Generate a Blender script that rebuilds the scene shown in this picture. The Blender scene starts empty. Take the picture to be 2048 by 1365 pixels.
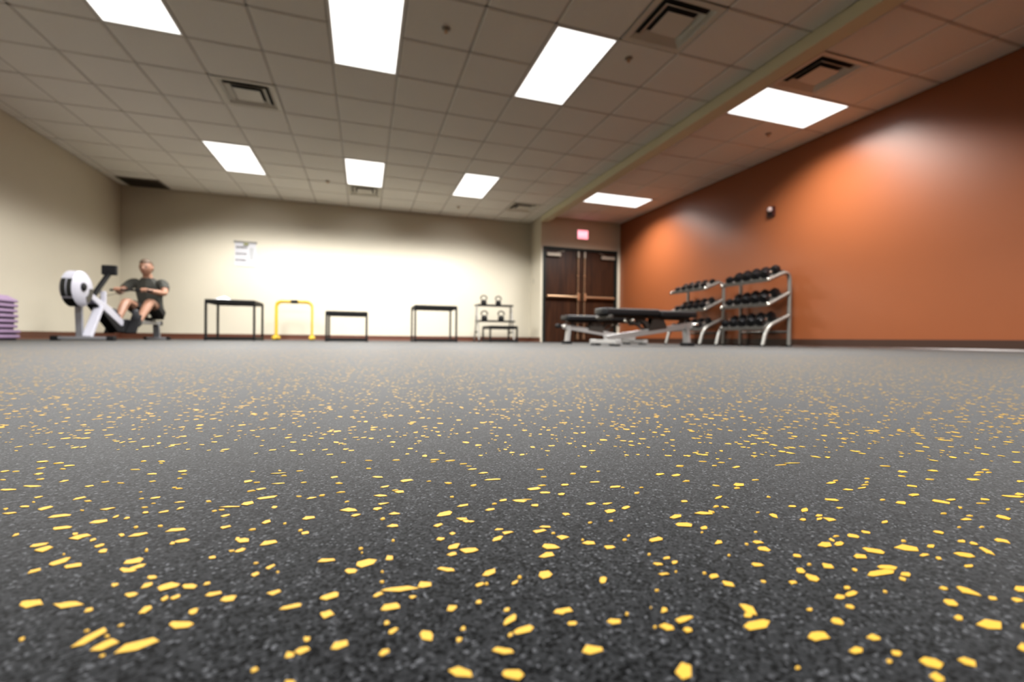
import bpy, bmesh, math, random
from mathutils import Vector, Matrix
import numpy as np
random.seed(11)
PI = math.pi
SC = bpy.context.scene
COL = SC.collection

# ------------------------------------------------------------------ camera, world, exposure
CAM_H = 0.0743
cam_data = bpy.data.cameras.new('camera')
cam = bpy.data.objects.new('camera', cam_data)
COL.objects.link(cam)
_r = Vector((0.95080737, -0.30961378, 0.01023011))
_u = Vector((-0.00798378, 0.0085215, 0.99993182))
_f = Vector((0.30967984, 0.95082422, -0.00563042))
cam.matrix_world = Matrix(((_r.x, _u.x, -_f.x, 0.0), (_r.y, _u.y, -_f.y, 0.0), (_r.z, _u.z, -_f.z, CAM_H), (0, 0, 0, 1)))
cam_data.sensor_width = 36.0
cam_data.sensor_fit = 'HORIZONTAL'
cam_data.lens = 911.876 / 2048 * 36.0
cam_data.clip_start = 0.01
cam_data.clip_end = 60
cam_data.dof.use_dof = True
cam_data.dof.focus_distance = 0.26
cam_data.dof.aperture_fstop = 8.5
SC.camera = cam

world = bpy.data.worlds.new('world')
SC.world = world
world.use_nodes = True
world.node_tree.nodes['Background'].inputs[0].default_value = (0.02, 0.02, 0.02, 1)
world.node_tree.nodes['Background'].inputs[1].default_value = 0.1

SC.view_settings.view_transform = 'Standard'
SC.view_settings.look = 'None'
SC.view_settings.exposure = 0.2
SC.view_settings.gamma = 1.0
SC.view_settings.use_curve_mapping = False
SC.cycles.use_denoising = True
SC.cycles.max_bounces = 8
SC.cycles.diffuse_bounces = 6
SC.cycles.sample_clamp_indirect = 6.0
SC.cycles.caustics_reflective = False
SC.cycles.caustics_refractive = False

LAMP_POWER = 255.0        # watts of each ceiling light
# share of light by slope from straight down (tangent of the angle), along and across the tubes: a batwing with a sharp cut-off
LAMP_ALONG = [(0.0, 0.50), (0.9, 0.75), (1.6, 1.0), (2.0, 0.82), (2.4, 0.48), (3.0, 0.24), (3.98, 0.08)]
LAMP_ALONG_ORANGE = [(0.0, 0.60), (0.8, 0.62), (1.3, 0.50), (1.8, 0.22), (2.3, 0.05), (2.8, 0.0)]
LAMP_ACROSS = [(0.0, 0.9), (0.6, 0.90), (1.0, 0.80), (1.6, 0.60), (2.2, 0.10), (2.8, 0.0)]
LAMP_COLOR = (1.0, 0.98, 0.945)
DIFFUSER_STRENGTH = 1.6

# ------------------------------------------------------------------ materials
def mat(name, color, rough=0.5, metal=0.0, spec=0.5, noise=None, bump=None, coat=0.0):
    """noise=(scale, amount): colour variation; bump=(scale, strength, distance)"""
    m = bpy.data.materials.new(name)
    m.use_nodes = True
    nt = m.node_tree
    b = nt.nodes['Principled BSDF']
    b.inputs['Base Color'].default_value = (*color, 1)
    b.inputs['Roughness'].default_value = rough
    b.inputs['Metallic'].default_value = metal
    b.inputs['Specular IOR Level'].default_value = spec
    b.inputs['Coat Weight'].default_value = coat
    if noise or bump:
        tc = nt.nodes.new('ShaderNodeTexCoord')
    if noise:
        n = nt.nodes.new('ShaderNodeTexNoise')
        n.inputs['Scale'].default_value = noise[0]
        n.inputs['Detail'].default_value = 5
        nt.links.new(tc.outputs['Object'], n.inputs['Vector'])
        mx = nt.nodes.new('ShaderNodeMix')
        mx.data_type = 'RGBA'
        a = noise[1]
        mx.inputs['A'].default_value = (*[max(0, c * (1 - a)) for c in color], 1)
        mx.inputs['B'].default_value = (*[min(1, c * (1 + a)) for c in color], 1)
        nt.links.new(n.outputs['Fac'], mx.inputs['Factor'])
        nt.links.new(mx.outputs['Result'], b.inputs['Base Color'])
    if bump:
        n2 = nt.nodes.new('ShaderNodeTexNoise')
        n2.inputs['Scale'].default_value = bump[0]
        n2.inputs['Detail'].default_value = 3
        nt.links.new(tc.outputs['Object'], n2.inputs['Vector'])
        bp = nt.nodes.new('ShaderNodeBump')
        bp.inputs['Strength'].default_value = bump[1]
        bp.inputs['Distance'].default_value = bump[2]
        nt.links.new(n2.outputs['Fac'], bp.inputs['Height'])
        nt.links.new(bp.outputs['Normal'], b.inputs['Normal'])
    return m

def emit(name, color, strength, base=(0.8, 0.8, 0.8)):
    m = mat(name, base, 0.5)
    b = m.node_tree.nodes['Principled BSDF']
    b.inputs['Emission Color'].default_value = (*color, 1)
    b.inputs['Emission Strength'].default_value = strength
    return m

M = {}
M['cream'] = mat('cream_wall_paint', (0.555, 0.512, 0.415), 0.55, spec=0.35, noise=(3, 0.03), bump=(220, 0.12, 0.002))
M['orange'] = mat('orange_wall_paint', (0.255, 0.073, 0.024), 0.36, spec=0.5, noise=(3, 0.03), bump=(220, 0.12, 0.002))
M['beam'] = mat('beam_paint', (0.66, 0.62, 0.44), 0.55, spec=0.3, noise=(3, 0.03))
M['tile'] = mat('mineral_tile', (0.84, 0.825, 0.79), 0.9, spec=0.2, noise=(60, 0.05), bump=(350, 0.25, 0.002))
M['tee'] = mat('tee_bar_paint', (0.55, 0.53, 0.50), 0.6)
M['plenum'] = mat('plenum_dark', (0.02, 0.02, 0.02), 0.9)
M['vent'] = mat('vent_paint', (0.70, 0.68, 0.62), 0.5)
M['grille'] = mat('grille_paint', (0.12, 0.10, 0.08), 0.6)
M['white_metal'] = mat('white_enamel', (0.80, 0.80, 0.80), 0.4)
M['diffuser'] = emit('lamp_diffuser', (1.0, 0.985, 0.95), DIFFUSER_STRENGTH)
M['base'] = mat('brown_cove_base', (0.085, 0.026, 0.012), 0.42, noise=(8, 0.1))
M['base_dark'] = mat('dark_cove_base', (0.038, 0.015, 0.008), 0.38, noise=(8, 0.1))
M['frame_green'] = mat('dark_green_door_frame', (0.006, 0.011, 0.010), 0.45, spec=0.25)
M['bronze'] = mat('bronze_hardware', (0.62, 0.42, 0.26), 0.32, metal=0.9)
M['closer'] = mat('closer_metal', (0.30, 0.26, 0.21), 0.45, metal=0.4)
M['black'] = mat('black_powdercoat', (0.006, 0.006, 0.006), 0.55, spec=0.2, noise=(40, 0.2))
M['rubber'] = mat('black_rubber', (0.005, 0.005, 0.006), 0.6, spec=0.2, noise=(60, 0.2))
M['iron'] = mat('black_cast_iron', (0.006, 0.006, 0.006), 0.5, spec=0.2, noise=(40, 0.3), bump=(120, 0.15, 0.002))
M['hexrubber'] = mat('dumbbell_rubber', (0.006, 0.006, 0.007), 0.33, spec=0.3, noise=(40, 0.2))
M['chrome'] = mat('chrome', (0.72, 0.70, 0.66), 0.18, metal=1.0)
M['silver'] = mat('silver_powdercoat', (0.27, 0.26, 0.24), 0.34, metal=0.55, noise=(60, 0.08))
M['bright_silver'] = mat('bright_silver_powdercoat', (0.36, 0.355, 0.35), 0.32, metal=0.35, noise=(60, 0.05))
M['steel_dark'] = mat('dark_steel', (0.05, 0.045, 0.04), 0.4, metal=0.5)
M['vinyl'] = mat('black_vinyl', (0.007, 0.007, 0.008), 0.38, spec=0.3, bump=(90, 0.1, 0.001))
M['yellow'] = mat('yellow_powdercoat', (0.56, 0.36, 0.03), 0.35, noise=(20, 0.05))
M['foam'] = mat('black_foam', (0.012, 0.012, 0.013), 0.85, spec=0.2)
M['purple'] = mat('purple_plastic', (0.26, 0.175, 0.285), 0.5, noise=(15, 0.06))
M['purple_gap_shade'] = mat('painted_gap_shade', (0.020, 0.009, 0.022), 0.8)  # shade of the gaps between stacked platforms, put into a darker purple
M['rower_white'] = mat('pale_grey_plastic', (0.40, 0.40, 0.46), 0.35)
M['rower_grey'] = mat('grey_aluminium', (0.26, 0.265, 0.29), 0.35, metal=0.6)
M['mesh_black'] = mat('perforated_screen', (0.010, 0.010, 0.009), 0.6, spec=0.2)
M['skin'] = mat('skin', (0.30, 0.155, 0.10), 0.5, noise=(12, 0.06))
M['shirt'] = mat('grey_green_shirt', (0.036, 0.036, 0.030), 0.85, noise=(25, 0.15))
M['shorts'] = mat('dark_shorts', (0.012, 0.011, 0.010), 0.85, noise=(25, 0.15))
M['hair'] = mat('brown_hair', (0.10, 0.065, 0.04), 0.7, noise=(90, 0.3))
M['shoe'] = mat('dark_shoe', (0.015, 0.016, 0.02), 0.6)
M['lip'] = mat('lip', (0.20, 0.07, 0.055), 0.45)
M['eye'] = mat('eye', (0.05, 0.035, 0.03), 0.2)
M['paper'] = mat('white_paper', (0.47, 0.47, 0.50), 0.7)
M['print'] = mat('dark_print', (0.06, 0.05, 0.04), 0.7)
M['print_grey'] = mat('grey_print', (0.36, 0.365, 0.375), 0.7)
M['header'] = mat('grey_header', (0.20, 0.19, 0.175), 0.6)
M['clip'] = mat('olive_clip', (0.20, 0.20, 0.09), 0.5)
M['towel'] = mat('white_towel', (0.55, 0.55, 0.58), 0.9, bump=(120, 0.3, 0.004))
M['alarm_red'] = mat('dark_red_alarm', (0.035, 0.005, 0.004), 0.35)
M['alarm_lens'] = mat('clear_strobe_lens', (0.55, 0.42, 0.40), 0.12)
M['exit_face'] = emit('exit_sign_face', (1.0, 0.30, 0.36), 1.6, (0.8, 0.3, 0.3))
M['exit_letters'] = emit('exit_sign_letters', (1.0, 0.52, 0.58), 1.7, (0.8, 0.4, 0.4))
M['ivory'] = mat('ivory_plastic', (0.42, 0.39, 0.32), 0.4)

def wood_mat():
    m = bpy.data.materials.new('dark_walnut_veneer')
    m.use_nodes = True
    nt = m.node_tree
    b = nt.nodes['Principled BSDF']
    tc = nt.nodes.new('ShaderNodeTexCoord')
    mp = nt.nodes.new('ShaderNodeMapping')
    mp.inputs['Scale'].default_value = (9, 9, 0.7)
    n = nt.nodes.new('ShaderNodeTexNoise')
    n.inputs['Scale'].default_value = 2.2
    n.inputs['Detail'].default_value = 8
    n.inputs['Distortion'].default_value = 0.6
    cr = nt.nodes.new('ShaderNodeValToRGB')
    cr.color_ramp.elements[0].position = 0.3
    cr.color_ramp.elements[0].color = (0.011, 0.004, 0.002, 1)
    cr.color_ramp.elements[1].position = 0.75
    cr.color_ramp.elements[1].color = (0.048, 0.017, 0.007, 1)
    nt.links.new(tc.outputs['Object'], mp.inputs['Vector'])
    nt.links.new(mp.outputs['Vector'], n.inputs['Vector'])
    nt.links.new(n.outputs['Fac'], cr.inputs['Fac'])
    nt.links.new(cr.outputs['Color'], b.inputs['Base Color'])
    b.inputs['Roughness'].default_value = 0.4
    b.inputs['Specular IOR Level'].default_value = 0.25
    return m
M['wood'] = wood_mat()

FLECK_R = 3.0
def fleck_mat():
    return mat('yellow_rubber_fleck', (0.31, 0.178, 0.013), 0.6, spec=0.15, noise=(400, 0.10), bump=(1500, 0.3, 0.0005))
M['fleck'] = fleck_mat()

def rubber_floor_mat():
    m = bpy.data.materials.new('recycled_rubber_floor')
    m.use_nodes = True
    nt = m.node_tree
    N = nt.nodes.new
    L = nt.links.new
    b = nt.nodes['Principled BSDF']
    geo = N('ShaderNodeNewGeometry')
    # crumbs: grey granules, pit shade painted as dark cells, a few pale specks
    wn = N('ShaderNodeTexNoise'); wn.inputs['Scale'].default_value = 420; wn.inputs['Detail'].default_value = 3
    wv = N('ShaderNodeVectorMath'); wv.operation = 'MULTIPLY_ADD'
    wv.inputs[1].default_value = (0.0008, 0.0008, 0.0008)
    L(geo.outputs['Position'], wn.inputs['Vector'])
    L(wn.outputs['Color'], wv.inputs[0]); L(geo.outputs['Position'], wv.inputs[2])
    v = N('ShaderNodeTexVoronoi'); v.feature = 'F1'; v.inputs['Scale'].default_value = 1150
    L(wv.outputs['Vector'], v.inputs['Vector'])
    sep = N('ShaderNodeSeparateColor'); L(v.outputs['Color'], sep.inputs['Color'])
    cr = N('ShaderNodeValToRGB')
    e = cr.color_ramp.elements
    e[0].position = 0.0; e[0].color = (0.0018, 0.0018, 0.002, 1)
    e[1].position = 1.0; e[1].color = (0.050, 0.052, 0.057, 1)
    for p, c in ((0.26, 0.0022), (0.34, 0.0092), (0.88, 0.0128), (0.95, 0.028)):
        q = e.new(p); q.color = (c*0.94, c*0.98, c*1.06, 1)
    L(sep.outputs['Red'], cr.inputs['Fac'])
    # sparse yellow flecks beyond the built ones
    v2 = N('ShaderNodeTexVoronoi'); v2.feature = 'F1'; v2.inputs['Scale'].default_value = 190
    L(geo.outputs['Position'], v2.inputs['Vector'])
    sep2 = N('ShaderNodeSeparateColor'); L(v2.outputs['Color'], sep2.inputs['Color'])
    g1 = N('ShaderNodeMath'); g1.operation = 'GREATER_THAN'; g1.inputs[1].default_value = 0.93
    L(sep2.outputs['Green'], g1.inputs[0])
    g2 = N('ShaderNodeMath'); g2.operation = 'LESS_THAN'; g2.inputs[1].default_value = 0.42
    L(v2.outputs['Distance'], g2.inputs[0])
    ln = N('ShaderNodeVectorMath'); ln.operation = 'LENGTH'
    L(geo.outputs['Position'], ln.inputs[0])
    g3 = N('ShaderNodeMath'); g3.operation = 'GREATER_THAN'; g3.inputs[1].default_value = FLECK_R
    L(ln.outputs['Value'], g3.inputs[0])
    m1 = N('ShaderNodeMath'); m1.operation = 'MULTIPLY'; L(g1.outputs[0], m1.inputs[0]); L(g2.outputs[0], m1.inputs[1])
    m2 = N('ShaderNodeMath'); m2.operation = 'MULTIPLY'; L(m1.outputs[0], m2.inputs[0]); L(g3.outputs[0], m2.inputs[1])
    mx = N('ShaderNodeMix'); mx.data_type = 'RGBA'
    L(m2.outputs[0], mx.inputs['Factor']); L(cr.outputs['Color'], mx.inputs['A'])
    mx.inputs['B'].default_value = (0.31, 0.178, 0.013, 1)
        # relief: every crumb a small facet with a tilt of its own, on slightly wavy ground
    n3 = N('ShaderNodeTexNoise'); n3.inputs['Scale'].default_value = 170; n3.inputs['Detail'].default_value = 3
    L(geo.outputs['Position'], n3.inputs['Vector'])
    bp = N('ShaderNodeBump'); bp.inputs['Strength'].default_value = 0.3; bp.inputs['Distance'].default_value = 0.0008
    L(n3.outputs['Fac'], bp.inputs['Height'])
    tl = N('ShaderNodeVectorMath'); tl.operation = 'MULTIPLY_ADD'
    tl.inputs[1].default_value = (0.6, 0.6, 0.0); tl.inputs[2].default_value = (-0.30, -0.30, 0.0)
    L(v.outputs['Color'], tl.inputs[0])
    ad = N('ShaderNodeVectorMath'); ad.operation = 'ADD'; L(tl.outputs['Vector'], ad.inputs[0]); L(bp.outputs['Normal'], ad.inputs[1])
    nz = N('ShaderNodeVectorMath'); nz.operation = 'NORMALIZE'; L(ad.outputs['Vector'], nz.inputs[0])
    # matt crumbs under a sheen that only shows at a grazing angle (Schlick)
    df = N('ShaderNodeBsdfDiffuse'); L(mx.outputs['Result'], df.inputs['Color']); L(nz.outputs['Vector'], df.inputs['Normal'])
    gl = N('ShaderNodeBsdfGlossy'); gl.inputs['Roughness'].default_value = 0.62; gl.inputs['Color'].default_value = (1, 1, 1, 1)
    L(bp.outputs['Normal'], gl.inputs['Normal'])
    lw = N('ShaderNodeLayerWeight'); lw.inputs['Blend'].default_value = 0.5
    pw = N('ShaderNodeMath'); pw.operation = 'POWER'; pw.inputs[1].default_value = 5.0; L(lw.outputs['Facing'], pw.inputs[0])
    ml = N('ShaderNodeMath'); ml.operation = 'MULTIPLY_ADD'; ml.inputs[1].default_value = 0.10; ml.inputs[2].default_value = 0.0; L(pw.outputs[0], ml.inputs[0])
    ms = N('ShaderNodeMixShader'); L(ml.outputs[0], ms.inputs[0]); L(df.outputs[0], ms.inputs[1]); L(gl.outputs[0], ms.inputs[2])
    L(ms.outputs[0], nt.nodes['Material Output'].inputs['Surface'])
    nt.nodes.remove(b)
    return m
M['floor'] = rubber_floor_mat()

# ------------------------------------------------------------------ mesh builder
class MB:
    def __init__(self):
        self.v = []; self.f = []
    def add(self, vs, fs):
        o = len(self.v)
        self.v += [tuple(p) for p in vs]
        self.f += [tuple(i + o for i in f) for f in fs]
        return self
    def box(self, lo, hi):
        x0, y0, z0 = lo; x1, y1, z1 = hi
        return self.add([(x0,y0,z0),(x1,y0,z0),(x1,y1,z0),(x0,y1,z0),(x0,y0,z1),(x1,y0,z1),(x1,y1,z1),(x0,y1,z1)],
                        [(0,3,2,1),(4,5,6,7),(0,1,5,4),(1,2,6,5),(2,3,7,6),(3,0,4,7)])
    def bar(self, a, b, w, h, up=(0,0,1)):
        """rectangular tube from a to b, w across, h along up"""
        a = Vector(a); b = Vector(b); d = (b-a).normalized(); up = Vector(up)
        s = d.cross(up).normalized(); t = s.cross(d).normalized()
        vs = []
        for p in (a, b):
            for i, j in ((-1,-1),(1,-1),(1,1),(-1,1)):
                vs.append(p + s*(i*w/2) + t*(j*h/2))
        return self.add(vs, [(0,1,2,3),(7,6,5,4),(0,4,5,1),(1,5,6,2),(2,6,7,3),(3,7,4,0)])
    def tube(self, pts, r, n=12, caps=True, closed=False):
        pts = [Vector(p) for p in pts]
        k = len(pts)
        rs = r if isinstance(r, (list, tuple)) else [r]*k
        tans = []
        for i in range(k):
            if closed: d = pts[(i+1)%k]-pts[i-1]
            elif i == 0: d = pts[1]-pts[0]
            elif i == k-1: d = pts[-1]-pts[-2]
            else: d = (pts[i+1]-pts[i]).normalized()+(pts[i]-pts[i-1]).normalized()
            tans.append(d.normalized())
        t0 = tans[0]
        nrm = t0.orthogonal().normalized()
        vs = []; fs = []
        for i in range(k):
            if i:
                q = tans[i-1].rotation_difference(tans[i]); nrm = (q @ nrm).normalized()
            bn = tans[i].cross(nrm)
            for j in range(n):
                a = 2*PI*j/n
                vs.append(pts[i] + (nrm*math.cos(a)+bn*math.sin(a))*rs[i])
        for i in range(k if closed else k-1):
            i2 = (i+1)%k
            for j in range(n):
                j2 = (j+1)%n
                fs.append((i*n+j, i*n+j2, i2*n+j2, i2*n+j))
        if caps and not closed:
            fs.append(tuple(range(n-1,-1,-1)))
            fs.append(tuple((k-1)*n+j for j in range(n)))
        return self.add(vs, fs)
    def prism(self, poly, axis, lo, hi):
        """polygon (2-D) extruded along axis 'x','y','z'"""
        n = len(poly)
        def P(a,b,c):
            return {'x':(c,a,b),'y':(a,c,b),'z':(a,b,c)}[axis]
        vs = [P(a,b,lo) for a,b in poly]+[P(a,b,hi) for a,b in poly]
        fs = [tuple(range(n-1,-1,-1)), tuple(range(n,2*n))]
        fs += [(i,(i+1)%n,(i+1)%n+n,i+n) for i in range(n)]
        return self.add(vs, fs)
    def lathe(self, prof, n=20, axis='z', c=(0,0,0)):
        """prof: list of (r, h) along axis"""
        vs = []; fs = []
        for r, h in prof:
            for j in range(n):
                a = 2*PI*j/n; x = r*math.cos(a); y = r*math.sin(a)
                p = {'z':(x,y,h),'x':(h,x,y),'y':(y,h,x)}[axis]
                vs.append((p[0]+c[0],p[1]+c[1],p[2]+c[2]))
        k = len(prof)
        for i in range(k-1):
            for j in range(n):
                j2=(j+1)%n
                fs.append((i*n+j,i*n+j2,(i+1)*n+j2,(i+1)*n+j))
        fs.append(tuple(range(n-1,-1,-1))); fs.append(tuple((k-1)*n+j for j in range(n)))
        return self.add(vs, fs)
    def mesh(self, name, material, bevel=0.0, segs=2, smooth=False):
        me = bpy.data.meshes.new(name)
        me.from_pydata(self.v, [], self.f)
        bm = bmesh.new(); bm.from_mesh(me)
        bmesh.ops.recalc_face_normals(bm, faces=bm.faces)
        if bevel > 0:
            ed = [e for e in bm.edges if len(e.link_faces)==2 and e.calc_face_angle(0) > 0.6]
            bmesh.ops.bevel(bm, geom=ed, offset=bevel, segments=segs, profile=0.6, affect='EDGES', clamp_overlap=True)
        for f in bm.faces: f.smooth = smooth
        bm.to_mesh(me); bm.free()
        if smooth:
            me.set_sharp_from_angle(angle=math.radians(40))
        me.materials.append(material)
        return me

def obj(name, me, parent=None, loc=(0,0,0), rot=(0,0,0)):
    o = bpy.data.objects.new(name, me)
    COL.objects.link(o)
    o.location = loc; o.rotation_euler = rot
    if parent is not None: o.parent = parent
    return o
def part(name, mb, material, parent, bevel=0.0, smooth=False, segs=2, label=None, loc=(0,0,0), rot=(0,0,0)):
    o = obj(name, mb.mesh(name, material, bevel, segs, smooth), parent, loc, rot)
    if label: o['label'] = label
    return o
def thing(name, label, cat, loc=(0,0,0), rotz=0.0, group=None):
    o = bpy.data.objects.new(name, None)
    COL.objects.link(o)
    o.empty_display_size = 0.1
    o.location = loc; o.rotation_euler = (0,0,rotz)
    o['label'] = label; o['category'] = cat
    if group: o['group'] = group
    return o
def struct(name, mb, material, bevel=0.0, label=None):
    o = part(name, mb, material, None, bevel)
    o['kind'] = 'structure'
    if label: o['label'] = label
    return o
def copy_tree(src, loc, label, rotz=0.0, group=None, rot=None):
    c = src.copy(); COL.objects.link(c)
    c.location = loc
    c.rotation_euler = rot if rot is not None else (0,0,rotz)
    c['label'] = label
    if group: c['group'] = group
    for ch in list(src.children):
        d = ch.copy(); COL.objects.link(d); d.parent = c
        for g in list(ch.children):
            e = g.copy(); COL.objects.link(e); e.parent = d
    return c
def rounded(pts, r, seg=6):
    """polyline with its inner corners rounded"""
    pts = [Vector(p) for p in pts]
    out = [pts[0]]
    for i in range(1, len(pts)-1):
        a, b, c = pts[i-1], pts[i], pts[i+1]
        d1 = (a-b).normalized(); d2 = (c-b).normalized()
        rr = min(r, (a-b).length*0.49, (c-b).length*0.49)
        p1 = b+d1*rr; p2 = b+d2*rr
        for k in range(seg+1):
            t = k/seg
            out.append(p1*(1-t)**2 + b*(2*t*(1-t)) + p2*t*t)
    out.append(pts[-1])
    return out

# ------------------------------------------------------------------ the room
XL, XR, YB, YD, YF = -4.12, 5.60, 9.87, 9.22, -4.9
H = 2.7243
XP = 3.64            # left face of the return wall and of the beam
T = 0.12
floor = struct('floor', MB().box((XL-T, YF-T, -0.12), (XR+T, YB+T, 0.0)), M['floor'], label='dark grey rubber floor with yellow flecks')
struct('wall_back', MB().box((XL-T, YB, 0), (XP+0.02, YB+T, H+0.12)), M['cream'], label='cream painted far wall')
struct('wall_left', MB().box((XL-T, YF, 0), (XL, YB, H+0.12)), M['cream'], label='cream painted left wall')
struct('wall_right', MB().box((XR, YF, 0), (XR+T, YD+T, H+0.12)), M['orange'], label='glossy orange painted right wall')
struct('wall_front', MB().box((XL-T, YF-T, 0), (XR+T, YF, H+0.12)), M['cream'])
struct('wall_return', MB().box((XP, YD, 0), (XP+0.05, YB, H+0.12)), M['cream'], label='narrow cream return wall beside the doors')
DX0, DX1, DZ = 3.69, 5.52, 2.095
dw = MB()
dw.box((XP+0.05, YD, DZ), (XR, YD+T, H+0.12))
dw.box((DX1, YD, 0), (XR, YD+T, DZ))
struct('wall_door', dw, M['cream'], label='cream wall above the double doors')
struct('trim_1', MB().box((XP, YF, H-0.115), (XP+0.16, YD, H+0.06)), M['beam'], label='cream dropped beam running along the ceiling')

def base_profile(h=0.105):
    return [(0,0),(0.022,0),(0.020,0.006),(0.008,0.020),(0.006,h),(0,h)]
def baseboard(name, a, b, inward, material):
    """cove base from a to b (2-D) with its profile pointing along inward"""
    a = Vector((a[0],a[1],0)); b = Vector((b[0],b[1],0)); n = Vector((inward[0],inward[1],0))
    pr = base_profile(); k = len(pr)
    vs = [a+n*p+Vector((0,0,z)) for p,z in pr]+[b+n*p+Vector((0,0,z)) for p,z in pr]
    fs = [tuple(range(k)), tuple(range(2*k-1,k-1,-1))]+[(i,i+k,(i+1)%k+k,(i+1)%k) for i in range(k)]
    return struct(name, MB().add(vs,fs), material)
baseboard('baseboard_back', (XL, YB), (XP, YB), (0,-1), M['base'])
baseboard('baseboard_left', (XL, YF), (XL, YB), (1,0), M['base'])
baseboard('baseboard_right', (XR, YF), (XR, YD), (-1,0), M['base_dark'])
baseboard('baseboard_return', (XP, YD-0.006), (XP, YB), (-1,0), M['base'])

# ceiling: slab, tee bars, tiles
ceiling = struct('ceiling', MB().box((XL-T, YF-T, H+0.035), (XR+T, YB+T, H+0.12)), M['plenum'], label='suspended ceiling of square white tiles')
G = 0.6096
U0 = -0.305; V0 = 3.5527       # grid origin, main bay
UR = 3.9717; VR = 3.7015       # grid origin, bay beside the orange wall
tile_cache = {}
def tile(x0, x1, y0, y1):
    g = 0.012
    w = round(x1-x0, 3); d = round(y1-y0, 3)
    if w < 0.06 or d < 0.06: return
    key = (w, d)
    if key not in tile_cache:
        mb = MB(); a, b = w/2-g, d/2-g; c = 0.007
        mb.add([(-a,-b,0.012),(a,-b,0.012),(a,b,0.012),(-a,b,0.012),(-a,-b,0.006),(a,-b,0.006),(a,b,0.006),(-a,b,0.006),
                (-a+c,-b+c,0),(a-c,-b+c,0),(a-c,b-c,0),(-a+c,b-c,0)],
               [(0,1,2,3),(0,4,5,1),(1,5,6,2),(2,6,7,3),(3,7,4,0),(4,8,9,5),(5,9,10,6),(6,10,11,7),(7,11,8,4),(11,10,9,8)])
        tile_cache[key] = mb.mesh('ceiling_tile', M['tile'])
    obj('ceiling_tile', tile_cache[key], ceiling, ((x0+x1)/2, (y0+y1)/2, H))
def cells(o, lo, hi):
    k0 = math.floor((lo-o)/G+1e-6); k1 = math.ceil((hi-o)/G-1e-6)
    return [(max(lo, o+k*G), min(hi, o+(k+1)*G), k) for k in range(k0, k1)]
def tee(a, b):
    mb = MB().bar((a[0],a[1],H+0.010), (b[0],b[1],H+0.010), 0.024, 0.004)
    obj('tee_bar', mb.mesh('tee_bar', M['tee']), ceiling)

# lights: (column centre, row centre, crosswise?)
LIGHTS_MAIN = [(c*3, r) for r in (0, 6, -6) for c in (-1, 0, 1)]  # the negative row is unseen, added to light the near floor
light_cells = set(); vent_cells = {}
for c, r in LIGHTS_MAIN:
    light_cells |= {('m', c, r), ('m', c, r+1)}
for r in (0, 6, -6):  # the orange wall bay gets its panel of the added overhead row too
    light_cells |= {('r', 0, r), ('r', 1, r)}
VENTS = [('m',-2,3),('m',4,-1),('r',0,-1),('m',5,8),('m',0,8)]
TILE_Y0 = 1.2
for bay, (ou, ov, x0, x1, yb) in {'m': (U0, V0, XL, XP, YB), 'r': (UR, VR, XP+0.16, XR, YD)}.items():
    cu = cells(ou, x0, x1); cv = cells(ov, YF, yb)
    for a0, a1, ka in cu:
        if abs(a0-x0) > 0.02: tee((a0, YF), (a0, yb))
        for b0, b1, kb in cv:
            if (bay,ka,kb) in light_cells or (bay,ka,kb) in VENTS: continue
            if b1 < TILE_Y0: continue
            tile(a0, a1, b0, b1)
    for b0, b1, kb in cv:
        if b0 > YF+0.02: tee((x0, b0), (x1, b0))
    # the ceiling behind the viewer, past the tiles one can see, in one piece per bay
    mb = MB()
    for a0, a1, ka in cu:
        for b0, b1, kb in cv:
            if b1 < TILE_Y0 and (bay,ka,kb) not in light_cells and a1-a0 > 0.06 and b1-b0 > 0.06:
                mb.box((a0+0.012, b0+0.012, H), (a1-0.012, b1-0.012, H+0.012))
    o = part('rear_tiles', mb, M['tile'], ceiling); o['kind'] = 'stuff'

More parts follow.
